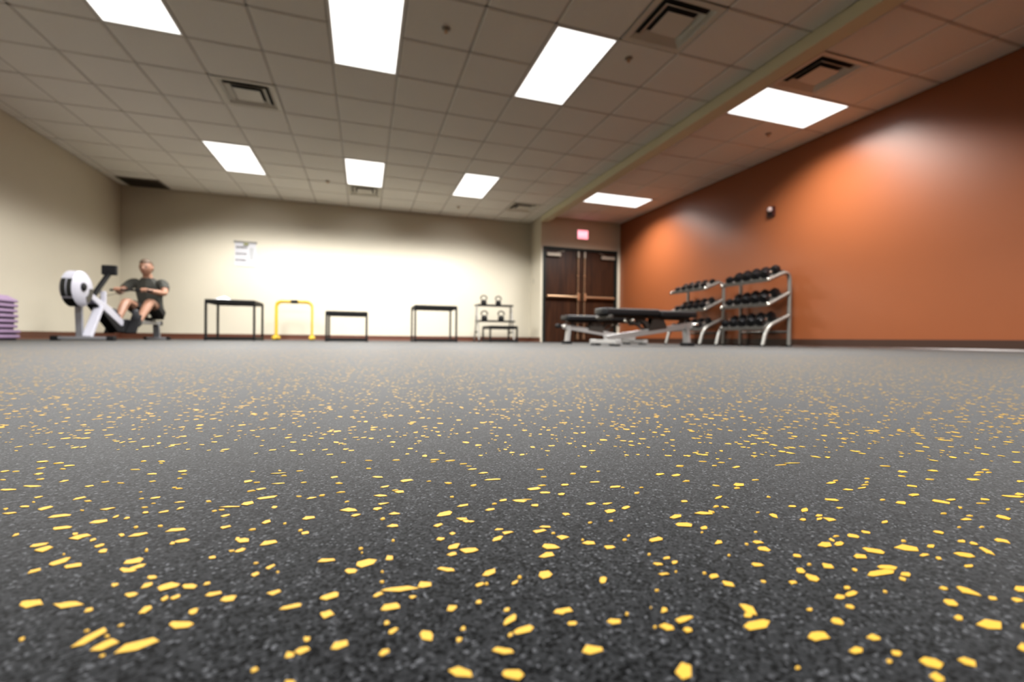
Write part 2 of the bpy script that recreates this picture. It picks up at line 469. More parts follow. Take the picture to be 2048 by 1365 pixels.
def make_light():
    t = thing('ceiling_light', '', 'ceiling light')
    fr = MB(); a, b = G-0.004, G/2-0.004; w = 0.022
    for lo, hi in (((-a,-b),(a,-b+w)),((-a,b-w),(a,b)),((-a,-b+w),(-a+w,b-w)),((a-w,-b+w),(a,b-w))):
        fr.box((lo[0],lo[1],H-0.002),(hi[0],hi[1],H+0.030))
    part('frame', fr, M['white_metal'], t)
    df = MB().box((-a+w,-b+w,H+0.002),(a-w,b-w,H+0.010))
    part('diffuser', df, M['diffuser'], t)
    return t
light0 = make_light()
def make_lamp(along):
    lamp = bpy.data.lights.new('lamp_tubes', 'AREA')
    lamp.shape = 'RECTANGLE'; lamp.size = 1.16; lamp.size_y = 0.56
    lamp.energy = LAMP_POWER; lamp.color = LAMP_COLOR
    lamp.use_nodes = True
    nt = lamp.node_tree; N = nt.nodes.new; L = nt.links.new
    em = nt.nodes['Emission']
    ge = N('ShaderNodeNewGeometry'); sx = N('ShaderNodeSeparateXYZ'); L(ge.outputs['Incoming'], sx.inputs[0])
    res = []
    for axis, curve in ((along, LAMP_ALONG if along == 'Y' else LAMP_ALONG_ORANGE), ('Y' if along == 'X' else 'X', LAMP_ACROSS)):
        dv = N('ShaderNodeMath'); dv.operation = 'DIVIDE'; L(sx.outputs[axis], dv.inputs[0]); L(sx.outputs['Z'], dv.inputs[1])
        ab = N('ShaderNodeMath'); ab.operation = 'ABSOLUTE'; L(dv.outputs[0], ab.inputs[0])
        sc = N('ShaderNodeMath'); sc.operation = 'MULTIPLY'; sc.inputs[1].default_value = 0.25; L(ab.outputs[0], sc.inputs[0])
        cr = N('ShaderNodeValToRGB')
        while len(cr.color_ramp.elements) < len(curve): cr.color_ramp.elements.new(0.5)
        for e, (p, q) in zip(cr.color_ramp.elements, curve): e.position = p/4; e.color = (q, q, q, 1)
        L(sc.outputs[0], cr.inputs['Fac']); res.append(cr)
    mu = N('ShaderNodeMath'); mu.operation = 'MULTIPLY'
    L(res[0].outputs['Color'], mu.inputs[0]); L(res[1].outputs['Color'], mu.inputs[1]); L(mu.outputs[0], em.inputs['Strength'])
    return lamp
LAMP_Y = make_lamp('Y'); LAMP_X = make_lamp('X')
def add_lamp(t):
    lamp = LAMP_X if abs(t.rotation_euler[2]) < 0.1 else LAMP_Y
    l = bpy.data.objects.new('lamp_tubes', lamp); COL.objects.link(l)
    l.parent = t; l.location = (0,0,H-0.004)
main_names = {
 (-1,6): 'white ceiling light panel at far left, nearest the rowing machine',
 (0,6): 'white ceiling light panel in the middle of the far row by a vent',
 (1,6): 'white ceiling light panel of the far row, first left of the dropped beam',
 (-1,0): 'white ceiling light panel cut off at the top left corner of the view',
 (0,0): 'white ceiling light panel cut off at the top, left of middle',
 (-1,-6): 'added unseen ceiling light panel overhead at the viewpoint, on the rowing machine side',
 (0,-6): 'added unseen ceiling light panel straight overhead at the viewpoint',
 (1,-6): 'added unseen ceiling light panel overhead at the viewpoint, on the dropped beam side',
 (1,0): 'large white ceiling light panel of the near row beside the dropped beam'}
hid = 'recessed white ceiling light panel overhead behind the viewpoint'
first = True
spots = []
for c, r in LIGHTS_MAIN:
    spots.append((c//3*1.8288, V0+r*G+G, PI/2, main_names.get((c//3, r), hid)))
for r in (0, 6, -6):
    lab = {0: 'white crosswise ceiling light panel close above the orange wall, nearer one',
           -6: 'added unseen crosswise ceiling light panel overhead by the orange wall, beside the viewpoint',
           6: 'small crosswise white ceiling light panel near the double doors'}.get(r, hid)
    spots.append((UR+G, VR+r*G+G/2, 0.0, lab))
for x, y, rz, lab in spots:
    grp = 'ceiling light panels' if lab != hid else 'ceiling light panels behind the viewpoint'
    if first:
        t = light0; t.location = (x,y,0); t.rotation_euler = (0,0,rz); t['label'] = lab; t['group'] = grp; first = False
    else:
        t = copy_tree(light0, (x,y,0), lab, rz, grp)
for t in [o for o in bpy.data.objects if o.name.startswith('ceiling_light')]:
    add_lamp(t)

# square louvred air diffusers
def make_vent():
    t = thing('ceiling_vent', '', 'air vent')
    a = G/2-0.004
    def ring(a0, z0, a1, z1, th=0.003):
        mb = MB(); s = ((-1,-1),(1,-1),(1,1),(-1,1))
        vs = [(i*a0,j*a0,z0) for i,j in s]+[(i*a1,j*a1,z1) for i,j in s]+[(i*a0,j*a0,z0+th) for i,j in s]+[(i*a1,j*a1,z1+th) for i,j in s]
        fs = []
        for k in range(4):
            k2=(k+1)%4
            fs += [(k,k2,k2+4,k+4),(k+8,k+12,k2+12,k2+8),(k,k+8,k2+8,k2),(k+4,k2+4,k2+12,k+12)]
        return mb.add(vs, fs)
    part('frame', ring(a, H-0.004, a-0.045, H-0.002), M['vent'], t)
    part('backing', MB().box((-a,-a,H+0.028),(a,a,H+0.033)), M['plenum'], t)
    part('louver', ring(a-0.045, H-0.003, a-0.085, H+0.026), M['vent'], t)
    part('louver', ring(a-0.105, H-0.006, a-0.150, H+0.024), M['vent'], t)
    cp = MB(); b = a-0.170
    cp.add([(-b,-b,H-0.006),(b,-b,H-0.006),(b,b,H-0.006),(-b,b,H-0.006),(-b+0.05,-b+0.05,H+0.018),(b-0.05,-b+0.05,H+0.018),(b-0.05,b-0.05,H+0.018),(-b+0.05,b-0.05,H+0.018)],
           [(0,1,2,3),(4,7,6,5),(0,4,5,1),(1,5,6,2),(2,6,7,3),(3,7,4,0)])
    part('core', cp, M['vent'], t)
    return t
vlabels = ['square louvred ceiling vent left of the middle light columns',
           'large square louvred ceiling vent at the top beside the dropped beam',
           'square louvred ceiling vent by the orange wall, beyond the beam',
           'small far square ceiling vent near the dropped beam and doors',
           'small square ceiling vent directly behind the middle far light']
vent0 = make_vent()
for i, (bay, ka, kb) in enumerate(VENTS):
    ou, ov = (U0, V0) if bay == 'm' else (UR, VR)
    loc = (ou+(ka+0.5)*G, ov+(kb+0.5)*G, 0)
    if i == 0:
        vent0.location = loc; vent0['label'] = vlabels[0]; vent0['group'] = 'square ceiling vents'
    else: copy_tree(vent0, loc, vlabels[i], 0, 'square ceiling vents')
t = thing('return_grille', 'dark flat return air grille in the far left ceiling corner', 'air vent', (-3.66, 9.56, H-0.016))
g = MB()
for lo, hi in (((-0.30,-0.24),(0.30,-0.21)),((-0.30,0.21),(0.30,0.24)),((-0.30,-0.21),(-0.27,0.21)),((0.27,-0.21),(0.30,0.21))):
    g.box((*lo,0),(*hi,0.016))
part('frame', g, M['grille'], t)
part('backing', MB().box((-0.27,-0.21,0.013),(0.27,0.21,0.016)), M['plenum'], t)
sl = MB().bar((-0.27,0,0.007),(0.27,0,0.007),0.002,0.012,up=(0,0.5,1)).mesh('slat', M['grille'])
for k in range(12): obj('slat', sl, t, (0,-0.19+k*0.0345,0))

# sprinkler heads
def make_sprinkler():
    t = thing('sprinkler_head', '', 'sprinkler')
    part('escutcheon', MB().lathe([(0.034,0.0),(0.038,-0.003),(0.030,-0.010),(0.012,-0.012)], 20), M['closer'], t, smooth=True)
    part('head', MB().lathe([(0.010,-0.012),(0.010,-0.030),(0.006,-0.032)], 12), M['bronze'], t, smooth=True)
    d = MB().lathe([(0.016,-0.034),(0.016,-0.036)], 12)
    d.tube([(0.010,0,-0.014),(0.012,0,-0.028),(0.004,0,-0.036)], 0.002, 6).tube([(-0.010,0,-0.014),(-0.012,0,-0.028),(-0.004,0,-0.036)], 0.002, 6)
    part('deflector', d, M['bronze'], t)
    return t
sp0 = make_sprinkler()
for i, (x, y, lab) in enumerate([
    (2.35, 3.76, 'ceiling sprinkler head right of the large near light panel'),
    (-0.60, 8.37, 'ceiling sprinkler head left of the far middle light panel'),
    (1.80, 9.11, 'ceiling sprinkler head below the far light panel, close to the far wall'),
    (0.65, 3.91, 'ceiling sprinkler head between the two middle near light panels'),
    (4.89, 4.54, 'ceiling sprinkler head just beyond the nearer light panel by the orange wall')]):
    if i == 0: sp0.location = (x,y,H); sp0['label'] = lab; sp0['group'] = 'ceiling sprinklers'
    else: copy_tree(sp0, (x,y,H), lab, 0, 'ceiling sprinklers')

# ------------------------------------------------------------------ double doors
door = bpy.data.objects.new('door_1', None); COL.objects.link(door)
door['kind'] = 'structure'; door['label'] = 'dark wood double doors in a dark green frame with bronze push bars'
door.location = (0, YD, 0)
fr = MB(); fw = 0.058
fr.box((DX0,-0.012,0),(DX0+fw,0.12,DZ)).box((DX1-fw,-0.012,0),(DX1,0.12,DZ)).box((DX0+fw,-0.012,DZ-fw),(DX1-fw,0.12,DZ))
part('door_frame', fr, M['frame_green'], door, 0.003)
cx = (DX0+DX1)/2
def leaf(x0, x1, hinge_left):
    lf = part('door_leaf', MB().box((x0,0.02,0.008),(x1,0.065,DZ-fw-0.003)), M['wood'], door, 0.002)
    xc = x1-0.075 if hinge_left else x0+0.075        # centre case of the exit device
    xh = x0+0.03 if hinge_left else x1-0.03
    s = 1 if hinge_left else -1
    bz = 1.005
    b = MB().box((min(xh,xc),-0.012,bz-0.028),(max(xh,xc),0.02,bz+0.028))
    b.tube([(xh+s*0.02,-0.045,bz),(xc-s*0.03,-0.045,bz)],0.020,12)
    b.box((min(xh,xh+s*0.05),-0.055,bz-0.024),(max(xh,xh+s*0.05),0.02,bz+0.024))
    part('panic_bar', b, M['bronze'], lf, 0.003)
    part('latch_case', MB().box((xc-0.028,-0.065,bz-0.075),(xc+0.028,0.02,bz+0.085)), M['bronze'], lf, 0.006)
    part('vertical_rod', MB().tube([(xc,-0.025,bz+0.06),(xc,-0.025,DZ-fw-0.14)],0.010,10).tube([(xc,-0.025,0.16),(xc,-0.025,bz-0.06)],0.010,10), M['bronze'], lf, smooth=True)
    part('top_latch', MB().box((xc-0.020,-0.045,DZ-fw-0.15),(xc+0.020,0.02,DZ-fw-0.02)), M['closer'], lf, 0.004)
    part('bottom_latch', MB().box((xc-0.018,-0.040,0.07),(xc+0.018,0.02,0.17)), M['bronze'], lf, 0.004)
    rg = MB().box((xc-0.006,-0.03,0.5),(xc+0.006,0.02,0.53)).box((xc-0.012,-0.034,1.47),(xc+0.012,0.02,1.50))
    part('rod_guide', rg, M['bronze'], lf)
    c0 = x0+0.02 if hinge_left else x1-0.35
    part('door_closer', MB().box((c0,-0.045,DZ-fw-0.155),(c0+0.33,0.02,DZ-fw-0.085)), M['closer'], lf, 0.008)
    xa = c0+0.24 if hinge_left else c0+0.09
    part('closer_arm', MB().bar((xa,-0.035,DZ-fw-0.075),(xa+s*0.16,-0.05,DZ-fw-0.03),0.02,0.008), M['closer'], lf)
leaf(DX0+fw+0.003, cx-0.003, True)
leaf(cx+0.003, DX1-fw-0.003, False)

# exit sign
t = thing('exit_sign', 'small glowing red exit sign on the wall above the double doors', 'exit sign', (4.62, YD, 2.40))
part('housing', MB().box((-0.135,-0.045,-0.105),(0.135,0,0.105)), M['white_metal'], t, 0.008)
part('sign_face', MB().box((-0.125,-0.049,-0.095),(0.125,-0.045,0.095)), M['exit_face'], t)
tx = bpy.data.curves.new('lettering', 'FONT'); tx.body = 'EXIT'; tx.size = 0.115; tx.align_x = 'CENTER'; tx.align_y = 'CENTER'; tx.extrude = 0.001
tx.materials.append(M['exit_letters'])
lo = bpy.data.objects.new('lettering', tx); COL.objects.link(lo)
bpy.context.view_layer.update()
lme = bpy.data.meshes.new_from_object(lo.evaluated_get(bpy.context.evaluated_depsgraph_get())); lme.name = 'lettering'
bpy.data.objects.remove(lo)
obj('lettering', lme, t, (0,-0.0505,0), (PI/2,0,0))

# fire alarm
t = thing('fire_alarm', 'dark red fire alarm strobe high on the orange wall', 'fire alarm', (XR, 5.12, 1.944), PI)
part('back_box', MB().box((0,-0.062,-0.072),(0.035,0.062,0.072)), M['alarm_red'], t, 0.008)
part('strobe_lens', MB().lathe([(0.036,0.035),(0.034,0.055),(0.022,0.066),(0.004,0.068)],18,'x',(0,0,0.028)), M['alarm_lens'], t, smooth=True)
gr = MB()
for k in range(4): gr.box((0.035,-0.035,-0.055+k*0.012),(0.039,0.035,-0.049+k*0.012))
part('horn_grille', gr, M['rubber'], t)

# poster, with its clip
t = thing('wall_chart', 'white paper chart with three dark lines clipped to the cream wall', 'poster', (-2.155, YB, 1.63))
sh = MB(); n = 8
vs = []; fs = []
for i in range(n+1):
    for j in (0,1):
        x = -0.182+0.364*j; z = 0.225-0.455*i/n
        vs.append((x, -0.006-0.006*(i/n)**2*(1 if j else 0.4), z))
for i in range(n): fs.append((2*i,2*i+1,2*i+3,2*i+2))
sh.add(vs, fs)
shp = part('sheet', sh, M['paper'], t)
sm = shp.modifiers.new('thick','SOLIDIFY'); sm.thickness = 0.001
part('hanger_strip', MB().box((-0.200,-0.014,0.212),(0.195,-0.001,0.248)), M['header'], t, 0.002, rot=(0,0.01,0))
part('clip', MB().box((-0.030,-0.024,0.165),(0.055,-0.012,0.222)), M['clip'], t, 0.004)
def ink(x0, x1, z, h, m, y=-0.0112):
    mb = MB(); rnd = random.Random(int(z*1000)+7)
    x = x0
    while x < x1:
        w = rnd.uniform(0.012,0.034)
        mb.box((x,y-0.0006,z-h/2*rnd.uniform(0.7,1)),(min(x+w,x1),y,z+h/2*rnd.uniform(0.7,1))); x += w+0.006
    part('print_line', mb, m, t)
ink(-0.155,0.03,0.128,0.034,M['print']); ink(-0.160,0.02,0.004,0.026,M['print'],-0.0125); ink(-0.160,0.015,-0.115,0.028,M['print'],-0.0145)
part('print_block', MB().box((0.070,-0.0135,-0.10),(0.140,-0.0115,0.125)), M['print_grey'], t)

# light switch on the return wall
t = thing('light_switch', 'small ivory light switch plate on the narrow return wall', 'light switch', (XP, 9.64, 1.37), PI)
part('plate', MB().box((0,-0.036,-0.058),(0.006,0.036,0.058)), M['ivory'], t, 0.002)
part('toggle', MB().box((0.006,-0.006,-0.012),(0.016,0.006,0.010)), M['ivory'], t, 0.002)
# outlines of the flecks nearest the viewpoint, on the floor, in units of 1/20000 m
FLECKS = (
'-1090 2571 -1002 2570 -929 2615 -965 2650 -1071 2631;-1305 2682 -1261 2689 -1206 2777 -1233 2815 -1282 2756;'
'1886 1864 1891 1828 1992 1821 2054 1857 2029 1879 1937 1883;1334 1696 1337 1650 1384 1652 1429 1709 1400 1738;'
'2474 1420 2470 1385 2504 1355 2557 1372 2559 1402 2524 1428;-1206 2628 -1158 2616 -1130 2642 -1106 2659 -1151 2700 -1179 2682 -1201 2653;'
'371 2007 396 1965 464 1937 465 1972 418 2017;3080 1514 3097 1471 3157 1450 3234 1487 3182 1528;594 1916 600 1894 654 1860 684 1880 673 1914 612 1932;'
'2126 1699 2138 1666 2179 1667 2226 1660 2245 1704 2218 1716 2175 1721;107 2758 209 2719 264 2721 328 2718 265 2764 182 2772 130 2772;'
'-1607 3145 -1541 3082 -1488 3085 -1444 3088 -1502 3136 -1542 3145 -1578 3138;997 1940 1024 1913 1096 1917 1102 1939 1039 1977;'
'3436 1785 3395 1732 3421 1710 3452 1674 3471 1700 3478 1752 3462 1782;-935 2749 -895 2702 -834 2694 -816 2717 -843 2743 -927 2770;'
'731 2175 740 2152 814 2153 843 2179 828 2204 762 2194;2020 2029 1995 1946 2014 1934 2032 1917 2071 1984 2050 2016 2033 2023;'
'-1770 3179 -1718 3135 -1682 3155 -1654 3150 -1697 3211 -1761 3220 -1780 3218;-1137 3171 -1107 3125 -1033 3149 -1026 3178 -1082 3215 -1125 3194;'
'3051 2040 3081 2021 3241 2010 3288 2034 3255 2061 3119 2068;591 2075 638 2035 686 2030 682 2054 619 2091;'
'2406 1342 2397 1305 2433 1301 2454 1314 2460 1350;-33 3108 1 3071 73 3099 95 3149 45 3176 -27 3154;3657 2266 3684 2209 3763 2173 3822 2219 3773 2282;'
'2658 1372 2653 1342 2678 1314 2722 1340 2705 1372;-136 2311 -108 2299 -59 2315 -65 2354 -122 2353;'
'989 2265 1031 2236 1052 2248 1095 2244 1094 2284 1038 2285 1016 2288;100 2562 125 2549 200 2550 202 2573 188 2605 121 2606;'
'280 2297 287 2253 329 2227 340 2270 334 2298 296 2318;-224 2773 -188 2748 -127 2766 -126 2804 -147 2820 -212 2795;'
'-297 2338 -271 2313 -257 2319 -228 2335 -245 2360 -275 2360 -286 2351;3420 2323 3401 2272 3467 2216 3504 2228 3520 2264 3449 2326;'
'1582 2017 1585 1986 1625 1989 1689 2006 1686 2020 1635 2028 1604 2022;1465 1997 1485 1953 1524 1949 1534 1974 1509 2007;'
'-1910 3692 -1874 3666 -1828 3702 -1834 3768 -1860 3773 -1913 3719;-209 2622 -185 2571 -155 2587 -136 2593 -160 2641 -186 2631 -201 2633;'
'702 2250 705 2236 772 2263 788 2299 781 2313 726 2284;650 3131 679 3071 729 3069 776 3086 762 3125 711 3138 670 3138;'
'-2019 4119 -1946 4078 -1935 4106 -1892 4134 -1939 4180 -1997 4166 -2007 4136;2221 1564 2232 1543 2276 1539 2304 1558 2283 1577;'
'1053 2645 1065 2605 1109 2610 1142 2637 1135 2686 1079 2687;3239 2105 3232 2081 3308 2040 3358 2059 3339 2090 3285 2110;'
'-423 2726 -385 2719 -318 2725 -315 2751 -337 2761 -407 2749;-1465 3569 -1426 3556 -1372 3560 -1373 3614 -1403 3638 -1468 3614;'
'1221 3008 1242 2965 1300 2954 1337 2955 1320 3010 1296 3028 1254 3045;3966 2081 3960 2036 3995 2004 4046 1998 4072 2036 4046 2063 4013 2080;'
'2671 2156 2645 2107 2671 2080 2714 2095 2728 2128 2696 2170;-751 2916 -719 2896 -682 2894 -676 2943 -701 2953 -742 2951;'
'-1125 2902 -1096 2899 -1078 2938 -1092 2966 -1121 2964;-2126 3957 -2061 3914 -2048 3934 -2037 3983 -2077 4016 -2103 3998 -2125 3975;'
'2411 1613 2425 1585 2462 1580 2478 1592 2470 1624;2373 1767 2367 1744 2397 1721 2422 1733 2436 1765 2409 1781;'
'3176 1709 3153 1672 3185 1652 3216 1661 3240 1697 3204 1717;1142 2874 1176 2854 1252 2861 1257 2912 1216 2922;'
'3742 1663 3734 1639 3763 1627 3836 1646 3842 1657 3798 1681;317 2736 344 2720 396 2722 401 2762 340 2790;'
'-1452 3490 -1409 3439 -1365 3432 -1344 3445 -1370 3470 -1418 3495 -1448 3510;-686 3601 -643 3598 -575 3621 -597 3665 -669 3668;'
'3041 1336 3036 1316 3048 1304 3096 1329 3111 1352;715 2751 749 2737 803 2760 817 2812 751 2796;1226 2109 1245 2082 1289 2078 1304 2104 1256 2126;'
'79 2206 94 2189 128 2207 125 2229 99 2233;3146 2448 3179 2410 3236 2410 3281 2458 3230 2480;'
'-1006 3149 -983 3114 -931 3097 -923 3127 -955 3157 -1000 3164;-1404 3480 -1382 3459 -1328 3485 -1326 3525 -1360 3531 -1392 3503;'
'4255 2083 4195 2008 4207 2009 4213 1973 4262 2017 4283 2063 4286 2083;-520 2924 -483 2889 -468 2901 -443 2919 -457 2944 -487 2936 -511 2929;'
'-2408 4636 -2366 4626 -2266 4637 -2268 4665 -2324 4696 -2398 4688;2688 1920 2695 1901 2746 1903 2790 1916 2784 1939 2731 1935;'
'-1408 4058 -1332 4049 -1273 4057 -1302 4101 -1386 4113;2400 3071 2395 3031 2490 2990 2529 3031 2512 3067 2437 3086;'
'-1800 3627 -1775 3600 -1702 3607 -1722 3653 -1744 3661 -1800 3648;589 3781 620 3767 701 3777 729 3832 713 3871 625 3845;'
'460 2915 517 2862 562 2854 560 2884 487 2930;4540 2134 4521 2104 4555 2088 4568 2054 4624 2099 4609 2132 4594 2144;'
'-182 4142 -109 4089 -38 4084 -58 4138 -115 4182;-847 2997 -815 2981 -762 2994 -775 3022 -832 3025;'
'-1283 3141 -1246 3101 -1223 3109 -1214 3130 -1242 3153 -1265 3152 -1279 3150;2692 2547 2682 2517 2726 2483 2757 2493 2766 2545 2725 2558;'
'442 2452 469 2438 498 2463 502 2481 461 2495;576 3176 586 3159 637 3158 671 3225 649 3232 592 3212;-277 3229 -227 3216 -166 3217 -176 3247 -253 3267;'
'1385 3134 1402 3074 1426 3083 1476 3097 1458 3127 1431 3145 1403 3137;2109 2254 2092 2211 2118 2192 2138 2183 2157 2223 2141 2238 2122 2254;'
'-2036 4414 -1967 4390 -1917 4413 -1942 4467 -2024 4462;-2194 4035 -2154 4022 -2111 4044 -2110 4079 -2151 4084 -2196 4075;'
'-1631 4032 -1562 4025 -1516 4059 -1536 4085 -1607 4081;-102 3059 -78 3016 -40 3013 -26 3044 -43 3066 -87 3080;'
'-333 2310 -314 2304 -294 2310 -298 2333 -329 2350;2015 2873 2022 2847 2114 2851 2134 2875 2123 2906 2039 2892;'
'2924 2242 2882 2194 2915 2178 2939 2171 2971 2213 2951 2227 2940 2242;2420 1504 2400 1483 2420 1469 2454 1480 2453 1494 2429 1506;'
'2704 3216 2758 3172 2843 3153 2862 3185 2784 3236;-2231 4357 -2204 4332 -2121 4340 -2118 4369 -2166 4399 -2241 4390;'
'3229 2251 3252 2217 3289 2204 3331 2242 3289 2274;-1275 3836 -1245 3820 -1194 3822 -1185 3854 -1221 3885 -1275 3861;'
'-2606 4889 -2560 4845 -2536 4870 -2514 4919 -2551 4951 -2588 4935 -2600 4905;-875 2832 -856 2813 -838 2821 -840 2865 -859 2870 -878 2858;'
'3590 1608 3571 1577 3595 1575 3624 1570 3640 1586 3628 1604 3611 1611;-1225 3188 -1193 3193 -1178 3216 -1190 3249 -1227 3243;'
'3692 2833 3665 2753 3688 2752 3744 2753 3755 2785 3737 2808 3704 2822;1518 2979 1551 2945 1606 2936 1615 2979 1574 3000;'
'5164 2419 5144 2380 5163 2333 5220 2347 5242 2393 5226 2433;-854 3723 -830 3695 -774 3691 -784 3744 -813 3768 -849 3764;'
'2463 2376 2456 2344 2483 2335 2523 2331 2526 2358 2502 2375 2487 2384;130 2344 145 2337 167 2353 180 2371 164 2382 136 2367;'
'5087 2838 5078 2808 5136 2728 5197 2758 5187 2804 5145 2855;2077 2328 2071 2301 2101 2303 2131 2304 2145 2337 2128 2343 2105 2344;'
'62 2704 83 2696 99 2708 122 2717 107 2742 91 2738 74 2726;1567 1936 1571 1908 1581 1910 1602 1909 1613 1931 1597 1944 1581 1943;'
'-914 4656 -878 4622 -770 4639 -748 4693 -787 4696 -890 4680;1389 2481 1385 2453 1411 2453 1449 2498 1440 2518 1414 2516;'
'-1009 4524 -956 4492 -911 4525 -934 4593 -998 4576;3281 2426 3280 2402 3317 2397 3371 2419 3379 2448 3332 2448;'
'2601 1917 2623 1897 2660 1899 2681 1917 2656 1940;3044 1591 3033 1568 3051 1557 3092 1578 3091 1596;2437 3195 2462 3166 2544 3182 2574 3223 2523 3239;'
'5910 2730 5934 2686 6018 2642 6091 2649 6077 2679 5950 2738;1544 4215 1563 4167 1641 4165 1684 4192 1671 4240 1567 4229;'
'3542 2519 3521 2490 3566 2454 3600 2468 3614 2496 3583 2532;1307 3961 1330 3915 1391 3879 1432 3908 1401 3957 1341 3965;'
'3271 1986 3264 1975 3295 1950 3337 1970 3348 1987 3308 2002;1996 3494 1989 3433 2037 3433 2086 3458 2093 3492 2042 3507 2016 3496;'
'1963 1937 1957 1924 1986 1913 2012 1930 2018 1951 1982 1952;1252 3279 1263 3236 1309 3243 1357 3257 1346 3288 1306 3284 1275 3285;'
'-462 4024 -427 4004 -364 4021 -374 4061 -438 4077;1647 2883 1649 2842 1682 2839 1717 2847 1715 2878 1693 2886 1665 2892;'
'-1960 3587 -1930 3600 -1911 3620 -1929 3648 -1969 3634;908 3206 914 3194 970 3204 1005 3255 988 3268 934 3247;'
'2738 2635 2743 2599 2776 2600 2801 2592 2807 2627 2789 2640 2769 2645;-1246 3325 -1219 3295 -1193 3297 -1190 3316 -1213 3340 -1243 3345;'
'-827 3545 -805 3533 -775 3546 -768 3582 -793 3598 -825 3570;552 3086 574 3058 619 3070 618 3107 591 3111;'
'2672 2221 2661 2193 2685 2180 2723 2208 2733 2233 2702 2242;2577 1837 2578 1821 2592 1807 2618 1814 2625 1838 2599 1847;'
'3487 1661 3458 1638 3478 1628 3497 1625 3521 1644 3507 1657 3499 1660;-1022 3017 -1001 3001 -975 3020 -982 3043 -994 3051 -1017 3034;'
'183 3686 221 3661 270 3660 268 3698 228 3721;-3132 5666 -3048 5612 -2994 5602 -2962 5619 -3014 5657 -3094 5680 -3127 5688;'
'1550 2094 1562 2090 1592 2095 1604 2118 1588 2133;369 4814 398 4768 446 4784 507 4802 481 4850 417 4853 394 4843;'
'1022 2157 1026 2141 1055 2134 1072 2144 1068 2161 1035 2167;-308 2144 -301 2132 -269 2123 -267 2134 -277 2146 -307 2154;'
'2675 2220 2668 2203 2687 2180 2719 2195 2728 2221 2710 2236;151 3131 178 3119 198 3122 200 3172 165 3191;'
'-583 3240 -562 3219 -545 3240 -531 3265 -540 3283 -562 3271 -578 3254;211 3940 238 3917 304 3913 296 3938 256 3973;'
'1017 3320 1025 3276 1062 3288 1105 3299 1085 3322 1049 3327 1034 3325;3625 3738 3625 3691 3701 3678 3760 3738 3692 3778;'
'2503 2132 2494 2099 2513 2106 2536 2100 2549 2124 2531 2133 2515 2133;1833 2569 1847 2537 1858 2540 1885 2531 1891 2554 1871 2570 1850 2577;'
'-1705 3808 -1682 3789 -1653 3788 -1668 3841 -1692 3853 -1706 3838;3284 1431 3281 1420 3292 1410 3330 1427 3335 1447;'
'-1404 3003 -1382 3004 -1370 3015 -1387 3043 -1410 3041;3690 2127 3697 2111 3768 2112 3780 2127 3754 2142;'
'4683 2895 4685 2868 4721 2837 4781 2868 4801 2894 4748 2916;648 2653 656 2632 684 2641 705 2653 699 2672 670 2668 656 2659;'
'4263 2368 4254 2340 4279 2311 4316 2326 4327 2349 4298 2372;6263 3182 6247 3130 6285 3120 6364 3113 6390 3159 6338 3181 6310 3190;'
'-267 2422 -256 2400 -241 2403 -237 2428 -248 2434 -266 2439;3808 1939 3797 1922 3836 1913 3870 1921 3880 1936 3831 1945;'
'3308 3014 3291 2962 3307 2926 3360 2984 3354 3018;99 4441 155 4394 224 4390 209 4426 155 4457;-756 4028 -728 4009 -690 4034 -707 4086 -736 4076;'
'4778 2463 4789 2442 4861 2427 4885 2449 4866 2473;1786 2446 1799 2422 1827 2425 1852 2420 1850 2440 1819 2449 1799 2447;'
'4123 3145 4132 3123 4198 3081 4235 3089 4239 3129 4160 3166;735 3690 765 3634 777 3636 820 3648 815 3675 768 3689 753 3689;'
'2842 2390 2827 2367 2862 2346 2881 2359 2890 2382 2866 2398;-2108 4729 -2048 4698 -2034 4717 -2002 4741 -2024 4756 -2071 4748 -2097 4738;'
'533 3587 563 3558 572 3568 611 3597 601 3623 571 3617 544 3599;-1066 3019 -1049 3000 -1033 3021 -1043 3051 -1053 3056 -1065 3034;'
'-3250 5574 -3193 5546 -3115 5545 -3132 5575 -3192 5603 -3254 5609;-1038 4027 -1014 3995 -986 4012 -963 4022 -980 4054 -1010 4047 -1035 4044;'
'5051 3011 5044 2968 5142 2970 5178 3002 5131 3021;2440 2685 2455 2679 2508 2682 2529 2716 2507 2730;'
'-648 3167 -629 3148 -607 3170 -608 3189 -625 3204 -649 3187;2162 3490 2179 3465 2210 3475 2256 3499 2254 3532 2218 3527 2194 3518;'
'-1771 3907 -1747 3888 -1720 3911 -1729 3943 -1747 3950 -1773 3927;-1173 4509 -1106 4485 -1004 4467 -1015 4487 -1110 4522;'
'-2812 4846 -2757 4815 -2740 4821 -2708 4831 -2734 4856 -2784 4861 -2800 4854;'
'-1402 3276 -1384 3257 -1375 3266 -1367 3277 -1380 3297 -1402 3300 -1409 3301;1208 4598 1255 4581 1374 4570 1386 4594 1348 4619 1247 4626;'
'-461 2258 -453 2249 -434 2258 -436 2270 -445 2279 -461 2274;1915 3681 1936 3645 1963 3649 2010 3669 2007 3699 1959 3702 1939 3698;'
'3226 2237 3227 2224 3282 2209 3313 2221 3303 2235 3261 2248;3317 1808 3319 1784 3343 1778 3367 1794 3358 1814;'
'88 4081 122 4050 136 4063 165 4083 156 4111 117 4119 101 4113;4287 2153 4269 2131 4285 2117 4308 2111 4330 2134 4331 2150 4324 2161;'
'1327 3334 1350 3313 1411 3297 1413 3326 1360 3350;3666 3009 3633 2969 3701 2973 3747 3010 3759 3035 3705 3029;'
'6097 2720 6096 2688 6153 2676 6206 2703 6197 2742;789 3942 827 3931 891 3943 899 3983 831 3978;518 3336 548 3313 578 3329 581 3352 540 3372;'
'445 2195 447 2181 465 2185 474 2204 470 2210 451 2214;292 4487 327 4442 380 4445 377 4502 334 4518;'
